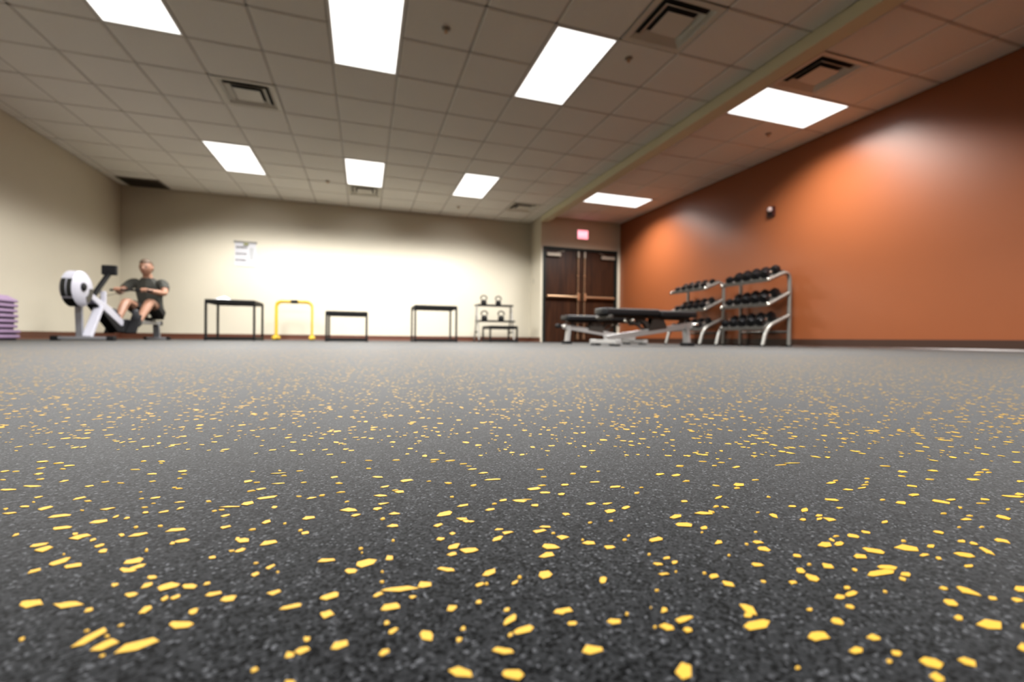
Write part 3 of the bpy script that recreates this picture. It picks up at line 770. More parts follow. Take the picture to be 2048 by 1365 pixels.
'3213 1959 3201 1941 3213 1925 3247 1941 3252 1954 3239 1971;3905 2204 3902 2188 3927 2177 3980 2199 3988 2211 3947 2221;'
'-2457 5067 -2424 5075 -2379 5116 -2411 5153 -2460 5122;2544 2953 2534 2925 2577 2921 2607 2950 2611 2975 2568 2967;'
'736 2359 738 2352 758 2345 774 2366 770 2379 749 2375;2363 4036 2359 4008 2452 3999 2488 4036 2461 4054 2393 4057;'
'2327 1466 2316 1452 2325 1448 2341 1450 2351 1462 2345 1467 2338 1470;-88 3983 -60 3961 -35 3972 -9 3995 -24 4011 -52 4015 -74 4006;'
'3716 2535 3701 2505 3737 2483 3761 2497 3771 2514 3741 2545;774 3622 793 3584 822 3583 825 3625 799 3653;'
'4604 3502 4650 3475 4731 3488 4764 3524 4701 3532;113 2429 120 2419 138 2424 140 2437 131 2454 118 2451;'
'4233 2198 4228 2182 4260 2166 4303 2187 4305 2202 4267 2207;5842 3596 5835 3542 5866 3545 5923 3536 5960 3586 5929 3601 5912 3619;'
'609 2476 614 2465 632 2460 644 2482 636 2497 619 2491;3211 4188 3218 4153 3288 4156 3333 4188 3320 4224 3239 4205;'
'132 4204 157 4175 191 4187 232 4205 213 4216 178 4220 151 4218;2767 1983 2755 1965 2778 1957 2802 1969 2808 1983 2785 1990;'
'260 2644 270 2623 284 2627 300 2636 293 2647 276 2652 266 2652;5231 2810 5255 2781 5326 2781 5355 2807 5306 2821;'
'1006 3792 1033 3772 1092 3786 1095 3817 1046 3824;-1719 4108 -1677 4050 -1674 4057 -1663 4070 -1683 4104 -1703 4116 -1711 4103;'
'-1102 4276 -1075 4253 -1060 4263 -1035 4285 -1048 4309 -1084 4302 -1096 4288;2341 1880 2336 1870 2351 1860 2372 1869 2375 1880 2357 1884;'
'1612 3530 1621 3481 1640 3492 1667 3488 1668 3526 1647 3534 1626 3541;-979 4941 -947 4904 -915 4921 -886 4940 -908 4969 -950 4961 -965 4950;'
'861 2600 869 2595 897 2607 912 2630 902 2634 872 2620;-431 3734 -422 3713 -381 3719 -382 3751 -394 3767 -431 3758;'
'1626 4084 1633 4052 1709 4036 1729 4063 1699 4091 1650 4101;-3295 6112 -3234 6071 -3226 6085 -3216 6130 -3257 6161 -3284 6149 -3283 6120;'
'6225 3526 6248 3472 6299 3455 6343 3493 6320 3529;-1137 5207 -1122 5186 -1077 5206 -1065 5241 -1092 5275 -1144 5259;'
'-1569 2817 -1559 2806 -1551 2814 -1558 2836 -1568 2840 -1574 2830;-3571 6673 -3530 6652 -3479 6657 -3463 6687 -3510 6733 -3554 6725 -3574 6709;'
'630 3421 642 3386 657 3388 676 3407 668 3430 652 3437 640 3426;1873 1555 1872 1549 1885 1546 1896 1549 1901 1560 1889 1563;'
'2052 3630 2087 3611 2115 3620 2161 3637 2138 3648 2102 3651 2076 3652;96 5034 155 4989 208 4980 199 5026 127 5062;'
'-894 3127 -874 3124 -858 3131 -866 3157 -889 3157;696 2153 700 2142 708 2146 721 2151 725 2172 712 2170 705 2169;'
'1969 2552 1958 2525 1978 2524 2004 2537 2013 2555 1991 2560 1984 2560;3634 3111 3640 3091 3674 3078 3701 3083 3715 3112 3674 3127;'
'5589 2729 5567 2709 5624 2682 5662 2699 5667 2718 5628 2745;3761 2071 3745 2046 3757 2043 3770 2040 3801 2066 3792 2073 3784 2079;'
'3047 3279 3046 3234 3065 3238 3091 3229 3098 3264 3080 3281 3064 3283;-1615 4512 -1597 4501 -1547 4510 -1550 4544 -1570 4554 -1606 4533;'
'-486 4512 -436 4517 -398 4537 -409 4554 -458 4560;-1824 4920 -1794 4910 -1753 4923 -1757 4959 -1791 4963 -1823 4951;'
'3068 4268 3078 4230 3137 4243 3175 4254 3177 4287 3142 4292 3108 4300;3334 2507 3321 2481 3331 2461 3353 2477 3369 2517;'
'-1902 5806 -1869 5780 -1824 5778 -1818 5824 -1851 5858 -1908 5840;4578 3308 4606 3275 4661 3262 4682 3279 4648 3321;'
'-2789 5005 -2761 4977 -2706 4965 -2723 5004 -2753 5020 -2780 5018;1424 3783 1434 3762 1473 3744 1495 3780 1491 3800 1444 3805;'
'-2427 4278 -2409 4289 -2402 4308 -2422 4339 -2440 4332;5363 3213 5353 3191 5402 3144 5450 3171 5448 3190 5406 3228;'
'480 2269 488 2261 503 2262 507 2287 495 2292;-2885 5721 -2846 5723 -2823 5762 -2838 5787 -2878 5789;3656 2868 3670 2850 3718 2853 3740 2872 3715 2895;'
'-967 3494 -951 3485 -927 3489 -931 3510 -946 3526 -970 3516;1943 2610 1945 2599 1983 2594 2002 2616 1998 2624 1964 2624;'
'168 4668 194 4647 238 4657 258 4699 242 4709 183 4689;1772 3985 1781 3956 1814 3949 1849 3987 1832 4010 1788 4003;'
'-3180 6391 -3153 6372 -3080 6389 -3094 6421 -3132 6446 -3187 6436;3133 3452 3151 3447 3215 3464 3265 3501 3241 3506 3190 3492;'
'1187 3976 1199 3955 1252 3960 1266 3996 1252 4008 1207 3996;1914 4233 1923 4202 1963 4197 1995 4210 1997 4240 1954 4258 1936 4249;'
'-1176 2806 -1158 2801 -1150 2811 -1155 2823 -1170 2821;-1851 4026 -1843 4016 -1823 4037 -1826 4054 -1845 4075 -1860 4061;'
'972 3378 992 3370 1040 3368 1044 3384 1001 3404;-2824 5246 -2792 5215 -2772 5227 -2763 5261 -2789 5273 -2809 5264 -2814 5251;'
'-868 5081 -797 5054 -740 5059 -752 5086 -814 5095;-746 4376 -728 4353 -709 4354 -698 4387 -711 4404 -736 4415 -740 4401;'
'809 3600 830 3571 845 3574 866 3585 854 3603 840 3611 823 3614;3609 2821 3591 2797 3634 2799 3666 2813 3681 2835 3632 2829;'
'-1582 4742 -1549 4734 -1491 4736 -1512 4760 -1552 4769;2238 4227 2261 4213 2320 4199 2349 4210 2336 4238 2263 4247;'
'-2178 5789 -2146 5771 -2079 5757 -2093 5805 -2126 5823 -2170 5822;-1294 3805 -1274 3796 -1261 3803 -1278 3844 -1295 3845;'
'2349 2194 2338 2176 2348 2163 2363 2167 2372 2183 2358 2194;1204 4844 1254 4824 1315 4836 1310 4864 1260 4882;'
'-1141 2561 -1128 2560 -1120 2565 -1128 2579 -1141 2580;4108 4259 4119 4228 4216 4248 4237 4285 4196 4292;'
'3456 2850 3464 2822 3494 2822 3521 2850 3502 2867;-873 3750 -856 3733 -846 3757 -855 3791 -875 3799;'
'-2568 5489 -2526 5459 -2518 5477 -2488 5482 -2520 5524 -2553 5514 -2565 5510;-2036 4200 -2016 4176 -1999 4183 -2007 4211 -2021 4226 -2042 4222;'
'2789 3496 2785 3467 2831 3459 2851 3481 2847 3504 2809 3507;-320 5147 -302 5107 -262 5121 -242 5122 -255 5175 -285 5171 -307 5164;'
'4057 2608 4055 2593 4106 2594 4140 2614 4150 2629 4092 2625;4028 2967 4019 2932 4041 2934 4086 2941 4089 2952 4057 2967 4042 2968;'
'-1915 4482 -1901 4480 -1884 4498 -1895 4542 -1909 4537 -1917 4511;1122 5017 1175 4999 1229 5008 1229 5043 1168 5058;'
'6691 2970 6673 2938 6709 2943 6747 2936 6786 2961 6766 2984 6743 2986;-1818 4428 -1795 4426 -1781 4442 -1799 4471 -1819 4475;'
'-942 5456 -861 5430 -818 5435 -777 5437 -813 5458 -866 5463 -917 5467;-1497 4541 -1480 4547 -1453 4571 -1463 4598 -1493 4600;'
'3044 2130 3032 2115 3038 2098 3063 2109 3071 2123 3059 2136;4863 4231 4916 4202 5064 4179 5070 4190 4967 4232;'
'2399 4774 2409 4730 2447 4720 2492 4768 2470 4791 2421 4802;-962 3488 -952 3480 -924 3481 -928 3500 -945 3512 -962 3513;'
'-1735 4533 -1711 4520 -1688 4530 -1708 4568 -1735 4571;4761 3290 4767 3276 4850 3275 4900 3299 4864 3306 4799 3302;'
'-3679 6308 -3644 6288 -3630 6305 -3615 6339 -3644 6363 -3680 6353 -3683 6338;6663 3306 6691 3290 6764 3278 6820 3308 6751 3331;'
'3512 4497 3505 4465 3566 4444 3609 4480 3598 4499 3550 4517;-820 3914 -794 3900 -772 3912 -777 3932 -808 3936;'
'-3395 6345 -3354 6330 -3343 6357 -3336 6390 -3362 6400 -3384 6398 -3396 6376;1687 4293 1710 4256 1743 4263 1767 4262 1758 4293 1724 4299 1698 4288;'
'1030 4463 1046 4438 1064 4440 1097 4472 1092 4497 1063 4494 1043 4483;-872 3583 -850 3550 -847 3559 -832 3563 -840 3582 -861 3585 -867 3581;'
'-3359 6563 -3334 6537 -3257 6543 -3267 6575 -3312 6604 -3346 6585;800 4644 815 4591 846 4579 869 4595 864 4622 826 4640 813 4633;'
'2962 3286 2978 3277 3026 3283 3044 3307 3016 3320;4721 2313 4725 2301 4768 2302 4789 2312 4776 2327;141 3852 152 3824 179 3841 176 3870 160 3878;'
'942 5446 972 5429 1044 5424 1069 5458 1041 5477 970 5472;-1042 4888 -1024 4877 -993 4893 -970 4898 -994 4925 -1021 4920 -1039 4911;'
'5812 3306 5811 3278 5862 3259 5902 3274 5898 3288 5856 3316;-2353 5024 -2320 4988 -2299 4989 -2283 4994 -2313 5027 -2330 5028 -2343 5023;'
'6524 3251 6546 3229 6604 3224 6640 3251 6606 3274;2858 3222 2853 3199 2878 3173 2899 3196 2902 3210 2878 3241;'
'-260 4926 -235 4892 -188 4895 -195 4914 -227 4943;3835 2328 3816 2312 3844 2302 3867 2315 3877 2330 3856 2338;'
'3400 2525 3423 2519 3459 2518 3468 2532 3439 2542;-20 3340 -15 3332 2 3339 9 3351 -3 3371 -19 3368;'
'-2279 6348 -2249 6319 -2197 6311 -2204 6339 -2235 6379 -2275 6382;105 2865 116 2842 120 2845 130 2847 128 2870 116 2872 109 2870;'
'2957 1887 2944 1873 2955 1863 2972 1872 2975 1882 2966 1891;5673 3486 5644 3452 5677 3426 5706 3425 5721 3454 5701 3484;'
'780 5539 789 5523 862 5518 890 5529 865 5563 798 5569;2500 3812 2493 3791 2525 3782 2560 3813 2561 3828 2520 3828;'
'3191 3978 3215 3968 3268 3962 3287 3991 3253 4007;-1197 2735 -1185 2722 -1173 2722 -1179 2738 -1188 2742 -1197 2740;'
'-235 4619 -198 4611 -153 4614 -161 4632 -202 4645;3551 3655 3559 3630 3580 3632 3607 3631 3629 3663 3599 3674 3584 3672;'
'4936 2505 4944 2482 4968 2474 4998 2491 4985 2507;3410 3794 3417 3759 3439 3753 3464 3745 3468 3766 3449 3787 3432 3803;'
'5147 2671 5089 2629 5096 2626 5122 2626 5157 2648 5152 2658 5144 2666;921 2665 923 2651 938 2650 946 2663 947 2679 931 2681;'
'-1330 4715 -1307 4672 -1296 4679 -1275 4677 -1297 4717 -1312 4722 -1322 4717;-1413 3733 -1399 3722 -1392 3729 -1411 3774 -1421 3779;'
'-1312 2806 -1304 2800 -1293 2806 -1293 2813 -1300 2820 -1312 2817;6903 3366 6905 3334 6952 3320 6991 3341 6977 3374;'
'-2880 4974 -2845 4939 -2847 4952 -2849 4980 -2865 4994 -2875 4988 -2881 4983;-670 3328 -655 3319 -640 3330 -644 3340 -666 3347;'
'-1673 4227 -1653 4198 -1641 4203 -1640 4223 -1653 4243 -1668 4242 -1669 4229;-381 4572 -371 4559 -336 4558 -332 4594 -341 4603 -372 4602;'
'4688 4198 4694 4185 4816 4163 4855 4184 4815 4198 4729 4201;5413 2675 5413 2659 5453 2644 5485 2635 5492 2648 5461 2664 5436 2671;'
'5905 3824 5901 3797 5974 3758 6002 3771 6002 3792 5932 3822;-3152 5890 -3125 5870 -3085 5869 -3093 5905 -3116 5920 -3144 5906;'
'1833 2942 1834 2926 1852 2926 1867 2935 1868 2950 1850 2954;1353 2135 1357 2127 1368 2127 1379 2144 1370 2153;'
'4626 2991 4620 2974 4651 2973 4672 2973 4692 2993 4675 3004 4653 3002;2064 2371 2062 2358 2070 2358 2082 2357 2093 2379 2083 2381 2077 2383;'
'1651 2292 1649 2278 1665 2279 1675 2284 1677 2293 1660 2298;1435 2001 1434 1987 1438 1989 1448 1992 1456 2005 1446 2006 1441 2005;'
'2816 2262 2810 2250 2824 2248 2835 2246 2848 2263 2840 2269 2830 2268;-1715 5176 -1696 5154 -1661 5157 -1650 5168 -1676 5190 -1712 5187;'
'-1800 4693 -1779 4669 -1764 4676 -1747 4681 -1764 4701 -1783 4704 -1795 4706;-1505 4199 -1493 4180 -1467 4172 -1470 4195 -1485 4213 -1508 4210;'
'6780 3271 6797 3254 6865 3254 6884 3270 6860 3291;707 2650 713 2638 726 2640 729 2660 717 2668;'
'-1161 4448 -1139 4422 -1124 4425 -1108 4427 -1122 4451 -1139 4452 -1155 4455;'
'-2053 5512 -2026 5477 -2007 5491 -1990 5504 -2013 5525 -2028 5523 -2042 5514;4905 3354 4931 3342 4994 3340 5014 3357 4970 3371;'
'-2492 5614 -2456 5584 -2436 5597 -2421 5608 -2438 5627 -2467 5622 -2483 5616;5474 2498 5453 2476 5488 2481 5519 2486 5528 2497 5512 2503 5495 2502;'
'-461 3785 -453 3778 -432 3792 -433 3807 -445 3820 -460 3808;2168 4553 2175 4539 2217 4526 2245 4559 2230 4575 2199 4581;'
'-2424 6049 -2399 6026 -2321 6008 -2323 6018 -2346 6041 -2410 6054;-1207 4433 -1194 4410 -1170 4416 -1168 4435 -1184 4451 -1207 4440;'
'5182 3513 5182 3492 5211 3478 5244 3493 5249 3512 5218 3524;4770 2596 4768 2588 4810 2576 4841 2591 4832 2601 4802 2607;'
'2660 2628 2652 2609 2663 2601 2675 2609 2684 2624 2669 2634;340 5650 385 5633 430 5631 422 5667 364 5681;'
'-510 3168 -498 3149 -496 3156 -492 3167 -499 3178 -506 3180 -508 3176;1406 3953 1438 3933 1454 3931 1488 3930 1480 3938 1439 3953 1420 3959;'
'273 4545 288 4527 327 4525 333 4545 314 4556 282 4551;5047 3415 5035 3393 5058 3395 5089 3400 5114 3427 5095 3429 5071 3424;'
'-3567 6290 -3550 6277 -3512 6279 -3515 6306 -3541 6319 -3575 6314;1103 3916 1107 3905 1140 3902 1150 3920 1137 3937 1114 3933;'
'1879 4817 1892 4799 1936 4784 1966 4810 1953 4821 1894 4828;205 3412 216 3398 226 3404 227 3431 214 3443;'
'-1756 5214 -1733 5192 -1724 5205 -1708 5203 -1727 5232 -1746 5239 -1758 5233;3945 3814 3942 3799 4013 3792 4030 3802 4015 3819 3969 3825;'
'3654 3359 3661 3339 3681 3337 3696 3354 3693 3383;-595 5048 -576 5021 -559 5028 -537 5035 -547 5058 -573 5061 -586 5052;'
'1876 2690 1872 2676 1890 2679 1903 2692 1902 2702 1887 2701;3919 4595 3922 4573 3976 4549 4011 4557 3999 4581 3934 4604;'
'-2466 6401 -2449 6377 -2416 6386 -2413 6411 -2436 6437 -2466 6432;-150 4344 -144 4326 -115 4343 -109 4355 -126 4367 -143 4357;'
'5876 2583 5848 2558 5865 2556 5898 2563 5909 2575 5898 2584 5885 2583;115 2980 124 2966 133 2971 131 2990 121 2997;'
'1903 2993 1906 2976 1928 2988 1937 3008 1926 3008;1735 3298 1734 3287 1756 3283 1776 3303 1767 3310 1743 3308;'
'1917 3285 1921 3271 1946 3267 1958 3289 1941 3295;-593 3973 -588 3960 -569 3959 -570 3982 -577 3996 -591 3988;'
'38 5383 60 5355 81 5355 96 5352 84 5393 61 5400 49 5403;-581 4621 -567 4599 -535 4594 -534 4611 -545 4623 -578 4632;'
'1374 3200 1373 3189 1398 3184 1405 3202 1403 3214 1383 3214;776 4204 785 4188 808 4181 815 4209 810 4224 782 4220;'
'4770 3551 4774 3534 4821 3533 4844 3547 4845 3560 4802 3561;4102 4480 4139 4451 4181 4446 4188 4465 4151 4494;'
'-692 5485 -675 5471 -644 5472 -617 5478 -632 5495 -667 5500 -684 5499;-2327 5536 -2303 5511 -2277 5509 -2254 5505 -2276 5526 -2302 5536 -2317 5540;'
'-1819 5538 -1802 5520 -1784 5528 -1772 5537 -1786 5555 -1809 5562 -1819 5555;1085 5263 1093 5255 1166 5252 1173 5274 1151 5286 1096 5286;'
'-3484 5975 -3463 5957 -3429 5949 -3432 5965 -3457 5987 -3486 5993;1816 4538 1828 4525 1872 4517 1885 4540 1864 4552 1837 4553;'
'-820 5344 -804 5324 -780 5328 -761 5328 -779 5355 -804 5362 -814 5361;2893 2771 2887 2752 2897 2753 2917 2760 2924 2772 2909 2773 2901 2775;'
'-1916 4939 -1897 4932 -1876 4940 -1887 4960 -1910 4963;1536 3023 1542 3015 1557 3018 1564 3036 1555 3047;'
'2400 2519 2398 2508 2413 2506 2426 2522 2420 2531;4553 2367 4550 2355 4573 2351 4598 2365 4587 2374;'
'-1043 5174 -1034 5160 -997 5156 -985 5172 -1002 5181 -1031 5185;-3153 6269 -3115 6252 -3089 6251 -3111 6279 -3153 6300;'
'1909 2444 1903 2426 1908 2429 1920 2434 1927 2449 1918 2449 1913 2445;3934 4388 3934 4371 3981 4364 4004 4384 3995 4396 3961 4408;'
'29 5739 40 5722 93 5701 113 5709 84 5733 44 5746;2498 4564 2501 4534 2521 4540 2537 4546 2540 4565 2523 4579 2509 4572;'
'-2763 5109 -2737 5085 -2732 5095 -2749 5122 -2766 5129;-244 5706 -211 5693 -184 5689 -194 5723 -225 5736;'
'-5 3286 -2 3269 3 3275 8 3280 6 3298 -1 3300 -3 3292;3234 3078 3237 3069 3256 3068 3271 3075 3275 3084 3251 3089;'
'-883 5559 -861 5530 -848 5536 -854 5567 -881 5592;2488 2885 2479 2870 2493 2869 2509 2880 2511 2892 2500 2892;'
'628 4729 653 4715 677 4721 672 4734 654 4744;-1763 4773 -1746 4767 -1726 4772 -1735 4787 -1758 4791;'
'-1165 5611 -1145 5586 -1127 5586 -1113 5591 -1126 5613 -1147 5617 -1159 5612;-1910 3833 -1902 3824 -1893 3822 -1902 3844 -1909 3849 -1915 3846;'
'-2254 4756 -2239 4743 -2221 4737 -2226 4754 -2233 4758 -2256 4770;766 5443 792 5434 836 5446 838 5462 795 5464;'
'1139 5172 1166 5147 1176 5148 1203 5150 1196 5160 1169 5173 1149 5176;-1835 5694 -1822 5681 -1785 5674 -1779 5688 -1804 5703 -1831 5707;'
'2636 3935 2656 3926 2681 3926 2684 3940 2665 3952;-2228 6243 -2202 6230 -2188 6232 -2198 6257 -2233 6280;'
'1518 2148 1517 2141 1521 2143 1530 2150 1531 2154 1528 2156 1524 2154;2461 3987 2472 3981 2494 3976 2502 3990 2480 4004;'
'-2002 5160 -1987 5149 -1969 5152 -1980 5171 -1992 5170')
# ------------------------------------------------------------------ yellow flecks in the rubber floor
polys = []
for s in FLECKS.split(';'):
    c = [int(q)/20000 for q in s.split()]
    polys.append([(c[i], c[i+1]) for i in range(0, len(c), 2)])
ZF = 0.00022
def fleck_geo(poly, mb, cx=0, cy=0):
    n = len(poly); ZF = random.uniform(0.00018,0.00030)
    mb.add([(x-cx,y-cy,-0.0004) for x,y in poly]+[(x-cx,y-cy,ZF) for x,y in poly],
           [tuple(range(n,2*n))]+[(i,(i+1)%n,(i+1)%n+n,i+n) for i in range(n)])
for p in polys[:300]:
    cx = sum(q[0] for q in p)/len(p); cy = sum(q[1] for q in p)/len(p)
    mb = MB(); fleck_geo(p, mb, cx, cy)
    obj('fleck', mb.mesh('fleck', M['fleck']), floor, (cx, cy, 0))
rest = MB()
for p in polys[300:]: fleck_geo(p, rest)
rng = np.random.default_rng(5)
def scatter(n, x0, x1, y0, y1, rmin, rmax):
    X = rng.uniform(x0,x1,n); Y = rng.uniform(y0,y1,n)
    R = np.hypot(X,Y)
    # leave out the patch whose flecks are built one by one
    d = _f.x*X+_f.y*Y-_f.z*CAM_H; la = _r.x*X+_r.y*Y-_r.z*CAM_H
    inside = (d > 0.05) & (d < 0.285) & (np.abs(la) < 1.16*d)
    k = (R >= rmin) & (R < rmax) & ~inside
    return X[k], Y[k]
XS, YS = scatter(int(5.2*6.5*4300), -2.2, 3.0, -0.6, 2.9, 0.0, FLECK_R)
k = len(XS)
size = 0.0009+0.0024*rng.random(k)**1.7
rot = rng.uniform(0,2*PI,k); asp = rng.uniform(0.5,1.0,k)
nv = 6
ang = (np.arange(nv)/nv*2*PI)[None,:]+rng.uniform(-0.35,0.35,(k,nv))
rad = size[:,None]*rng.uniform(0.7,1.15,(k,nv))
lx = rad*np.cos(ang); ly = rad*np.sin(ang)*asp[:,None]
zz = np.repeat(ZF+rng.uniform(-0.00004,0.00004,k), nv)
px = XS[:,None]+lx*np.cos(rot)[:,None]-ly*np.sin(rot)[:,None]
py = YS[:,None]+lx*np.sin(rot)[:,None]+ly*np.cos(rot)[:,None]
me = bpy.data.meshes.new('flecks')
nr = len(rest.v)
co = np.concatenate([np.array(rest.v), np.stack([px.ravel(),py.ravel(),zz],-1)]).astype(np.float32)
lo = [len(f) for f in rest.f]
loops = np.concatenate([np.concatenate([np.array(f) for f in rest.f]), nr+np.arange(k*nv)]).astype(np.int32)
tot = np.concatenate([np.array(lo), np.full(k,nv)]).astype(np.int32)
start = np.concatenate([[0],np.cumsum(tot)[:-1]]).astype(np.int32)
me.vertices.add(len(co)); me.vertices.foreach_set('co', co.ravel())
me.loops.add(len(loops)); me.loops.foreach_set('vertex_index', loops)
me.polygons.add(len(tot)); me.polygons.foreach_set('loop_start', start)
me.update(calc_edges=True); me.validate()
me.materials.append(M['fleck'])
o = obj('small_flecks', me, floor); o['kind'] = 'stuff'

# ------------------------------------------------------------------ stack of purple step platforms by the left wall
def platform(name, z, h, label, chamfer, dx=0.0, dy=0.0):
    t = thing(name, label, 'step platform', (-3.83+dx, 5.93+dy, z), 0, 'purple step platforms')
    hx, hy = 0.21, 0.535
    mb = MB(); c = chamfer; u = 0.021 if h < 0.07 else 0.018
    z0, z1 = u, h
    vs = []
    for zz, ins in ((z0,0.004),(z0+0.010,0.0),(max(z0+0.012,z1-c),0.0),(z1,c*1.15)):
        vs += [(-hx+ins,-hy+ins,zz),(hx-ins,-hy+ins,zz),(hx-ins,hy-ins,zz),(-hx+ins,hy-ins,zz)]
    fs = [(3,2,1,0),(12,13,14,15)]
    for k in range(3):
        for j in range(4):
            j2=(j+1)%4; fs.append((k*4+j,k*4+j2,k*4+4+j2,k*4+4+j))
    mb.add(vs, fs)
    part('slab', mb, M['purple'], t, 0.003)
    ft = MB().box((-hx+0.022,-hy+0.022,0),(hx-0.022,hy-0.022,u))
    part('recessed_underside', ft, M['purple_gap_shade'], t)
    return t
ordn = ['bottom', 'second', 'third', 'fourth', 'fifth', 'sixth', 'seventh']
for k in range(7):
    lab = 'purple step platform at the very bottom of the stack by the left wall' if k == 0 else 'flat purple step platform, %s from the floor in the left wall stack' % ordn[k]
    platform('step_platform', k*0.0562, 0.0562, lab, 0.006, (0.012 if k < 2 else 0)+0.004*math.sin(k*2.1), 0.01 if k < 2 else 0)
platform('step_platform', 7*0.0562, 0.092, 'topmost purple step platform with sloped sides on the left wall stack', 0.05)

# ------------------------------------------------------------------ black steel plyo boxes
def plyo(x0, x1, y0, y1, h, label):
    t = thing('plyo_box', label, 'plyo box', ((x0+x1)/2, (y0+y1)/2, 0), 0, 'black steel plyo boxes')
    a, b = (x1-x0)/2, (y1-y0)/2; w = 0.030
    top = MB().box((-a,-b,h-0.030),(a,b,h))
    part('top', top, M['black'], t, 0.004)
    part('mat', MB().box((-a+0.01,-b+0.01,h),(a-0.01,b-0.01,h+0.006)), M['rubber'], t, 0.002)
    ap = MB()
    ap.box((-a+0.006,-b+0.006,h-0.052),(a-0.006,-b+0.030,h-0.030)).box((-a+0.006,b-0.030,h-0.052),(a-0.006,b-0.006,h-0.030))
    ap.box((-a+0.006,-b+0.030,h-0.052),(-a+0.030,b-0.030,h-0.030)).box((a-0.030,-b+0.030,h-0.052),(a-0.006,b-0.030,h-0.030))
    part('top_rail', ap, M['black'], t)
    br = MB()
    br.box((-a+w,-b,0.008),(a-w,-b+w,0.052)).box((-a+w,b-w,0.008),(a-w,b,0.052)).box((-a,-b+w,0.008),(-a+w,b-w,0.052)).box((a-w,-b+w,0.008),(a,b-w,0.052))
    part('base_rail', br, M['black'], t, 0.002)
    for i in (-1,1):
        for j in (-1,1):
            lx, ly = i*(a-w/2), j*(b-w/2)
            lg = MB().box((lx-w/2,ly-w/2,0.004),(lx+w/2,ly+w/2,h-0.030))
            l = part('leg', lg, M['black'], t, 0.002)
            part('foot_cap', MB().box((lx-w/2-0.006,ly-w/2-0.006,0),(lx+w/2+0.006,ly+w/2+0.006,0.055)), M['rubber'], l, 0.006)
    return t
plyo(-2.23, -1.565, 7.78, 8.40, 0.605, 'tall black steel plyo box with a white towel on top')
plyo(-0.548, 0.06, 7.38, 7.98, 0.457, 'mid height black steel plyo box right of the yellow bars')
plyo(0.80, 1.52, 7.69, 8.29, 0.612, 'tall empty black steel plyo box left of the kettlebell rack')
plyo(2.231, 2.788, 8.20, 8.76, 0.305, 'lowest black steel plyo box in front of the kettlebell rack')

# folded towel on the first box
tw = MB()
n1, n2 = 14, 10
vs = []; fs = []
for i in range(n1):
    for j in range(n2):
        u = i/(n1-1)*2-1; v = j/(n2-1)*2-1
        hh = 0.062*max(0,(1-abs(u)**3))*max(0,(1-abs(v)**3))*(0.60+0.40*math.sin(2.2*u+0.8))+0.003*math.sin(7*u+3*v)
        vs.append((u*0.105, v*0.16, max(0.004,hh)))
for i in range(n1-1):
    for j in range(n2-1):
        fs.append((i*n2+j,(i+1)*n2+j,(i+1)*n2+j+1,i*n2+j+1))
nb = len(vs)
vs += [(x,y,0) for x,y,z in vs]
fs += [tuple(q+nb for q in f[::-1]) for f in fs]
edge = [i*n2 for i in range(n1)]+[(n1-1)*n2+j for j in range(1,n2)]+[i*n2+n2-1 for i in range(n1-2,-1,-1)]+[j for j in range(n2-2,0,-1)]
fs += [(edge[q],edge[(q+1)%len(edge)],edge[(q+1)%len(edge)]+nb,edge[q]+nb) for q in range(len(edge))]
tw.add(vs, fs)
o = obj('towel', tw.mesh('towel', M['towel'], smooth=True), None, (-2.045, 7.99, 0.611))
o['label'] = 'rumpled white towel lying on the tall black plyo box'; o['category'] = 'towel'

# ------------------------------------------------------------------ pair of yellow dip bars
def dip_bar(x, y, label):
    t = thing('dip_bar', label, 'dip bar', (x, y, 0), 0, 'yellow dip bars')
    w = 0.302; h = 0.712; r = 0.020
    fr = MB().tube(rounded([(-w,0,0.045),(-w,0,h),(w,0,h),(w,0,0.045)],0.115,8), r, 14)
    part('frame', fr, M['yellow'], t, smooth=True)
    gp = part('grip', MB().tube([(-0.062,0,h),(0.062,0,h)], 0.0225, 14), M['foam'], t, smooth=True)
    for s in (-1,1):
        ft = part('foot', MB().tube([(s*w,-0.13,0.045),(s*w,0.13,0.045)], 0.024, 14), M['yellow'], t, smooth=True)
        for q in (-1,1):
            part('end_cap', MB().lathe([(0.020,q*0.125),(0.036,q*0.130),(0.040,q*0.148),(0.030,q*0.165),(0.008,q*0.170)],16,'y',(s*w,0,0.045)), M['yellow'], ft, smooth=True)
            part('rubber_pad', MB().box((s*w-0.028,q*0.148-0.022,0),(s*w+0.028,q*0.148+0.022,0.014)), M['rubber'], ft, 0.003)
    return t
dip_bar(-1.203, 9.13, 'yellow dip bar frame with black centre grip, nearer of the pair')
dip_bar(-1.242, 9.48, 'yellow dip bar frame behind its twin, closer to the far wall')

# ------------------------------------------------------------------ kettlebell rack and kettlebells
KX0, KX1 = 2.214, 2.955
t = thing('kettlebell_rack', 'two shelf black kettlebell rack with splayed chrome legs by the far wall', 'kettlebell rack', (0,0,0))
for x, s in ((KX0,1),(KX1,-1)):
    part('leg', MB().tube([(x,9.35,0.02),(x,9.22,0.42),(x,9.20,0.752)],0.016,10), M['silver'], t, smooth=True)
    part('leg', MB().tube([(x,8.93,0.02),(x,9.06,0.40),(x,9.17,0.752)],0.016,10), M['silver'], t, smooth=True)
    part('side_brace', MB().bar((x,8.98,0.20),(x,9.30,0.20),0.02,0.03), M['black'], t)
    for yy in (8.93,9.35):
        part('foot_cap', MB().lathe([(0.024,0.0),(0.026,0.02),(0.018,0.045)],12,'z',(x,yy,0)), M['rubber'], t, smooth=True)
def shelf(y0, y1, z):
    mb = MB().box((KX0-0.012,y0,z-0.012),(KX1+0.012,y1,z)).box((KX0-0.012,y0-0.010,z-0.030),(KX1+0.012,y0,z+0.006)).box((KX0-0.012,y1,z-0.022),(KX1+0.012,y1+0.008,z+0.012))
    part('shelf', mb, M['black'], t, 0.002)
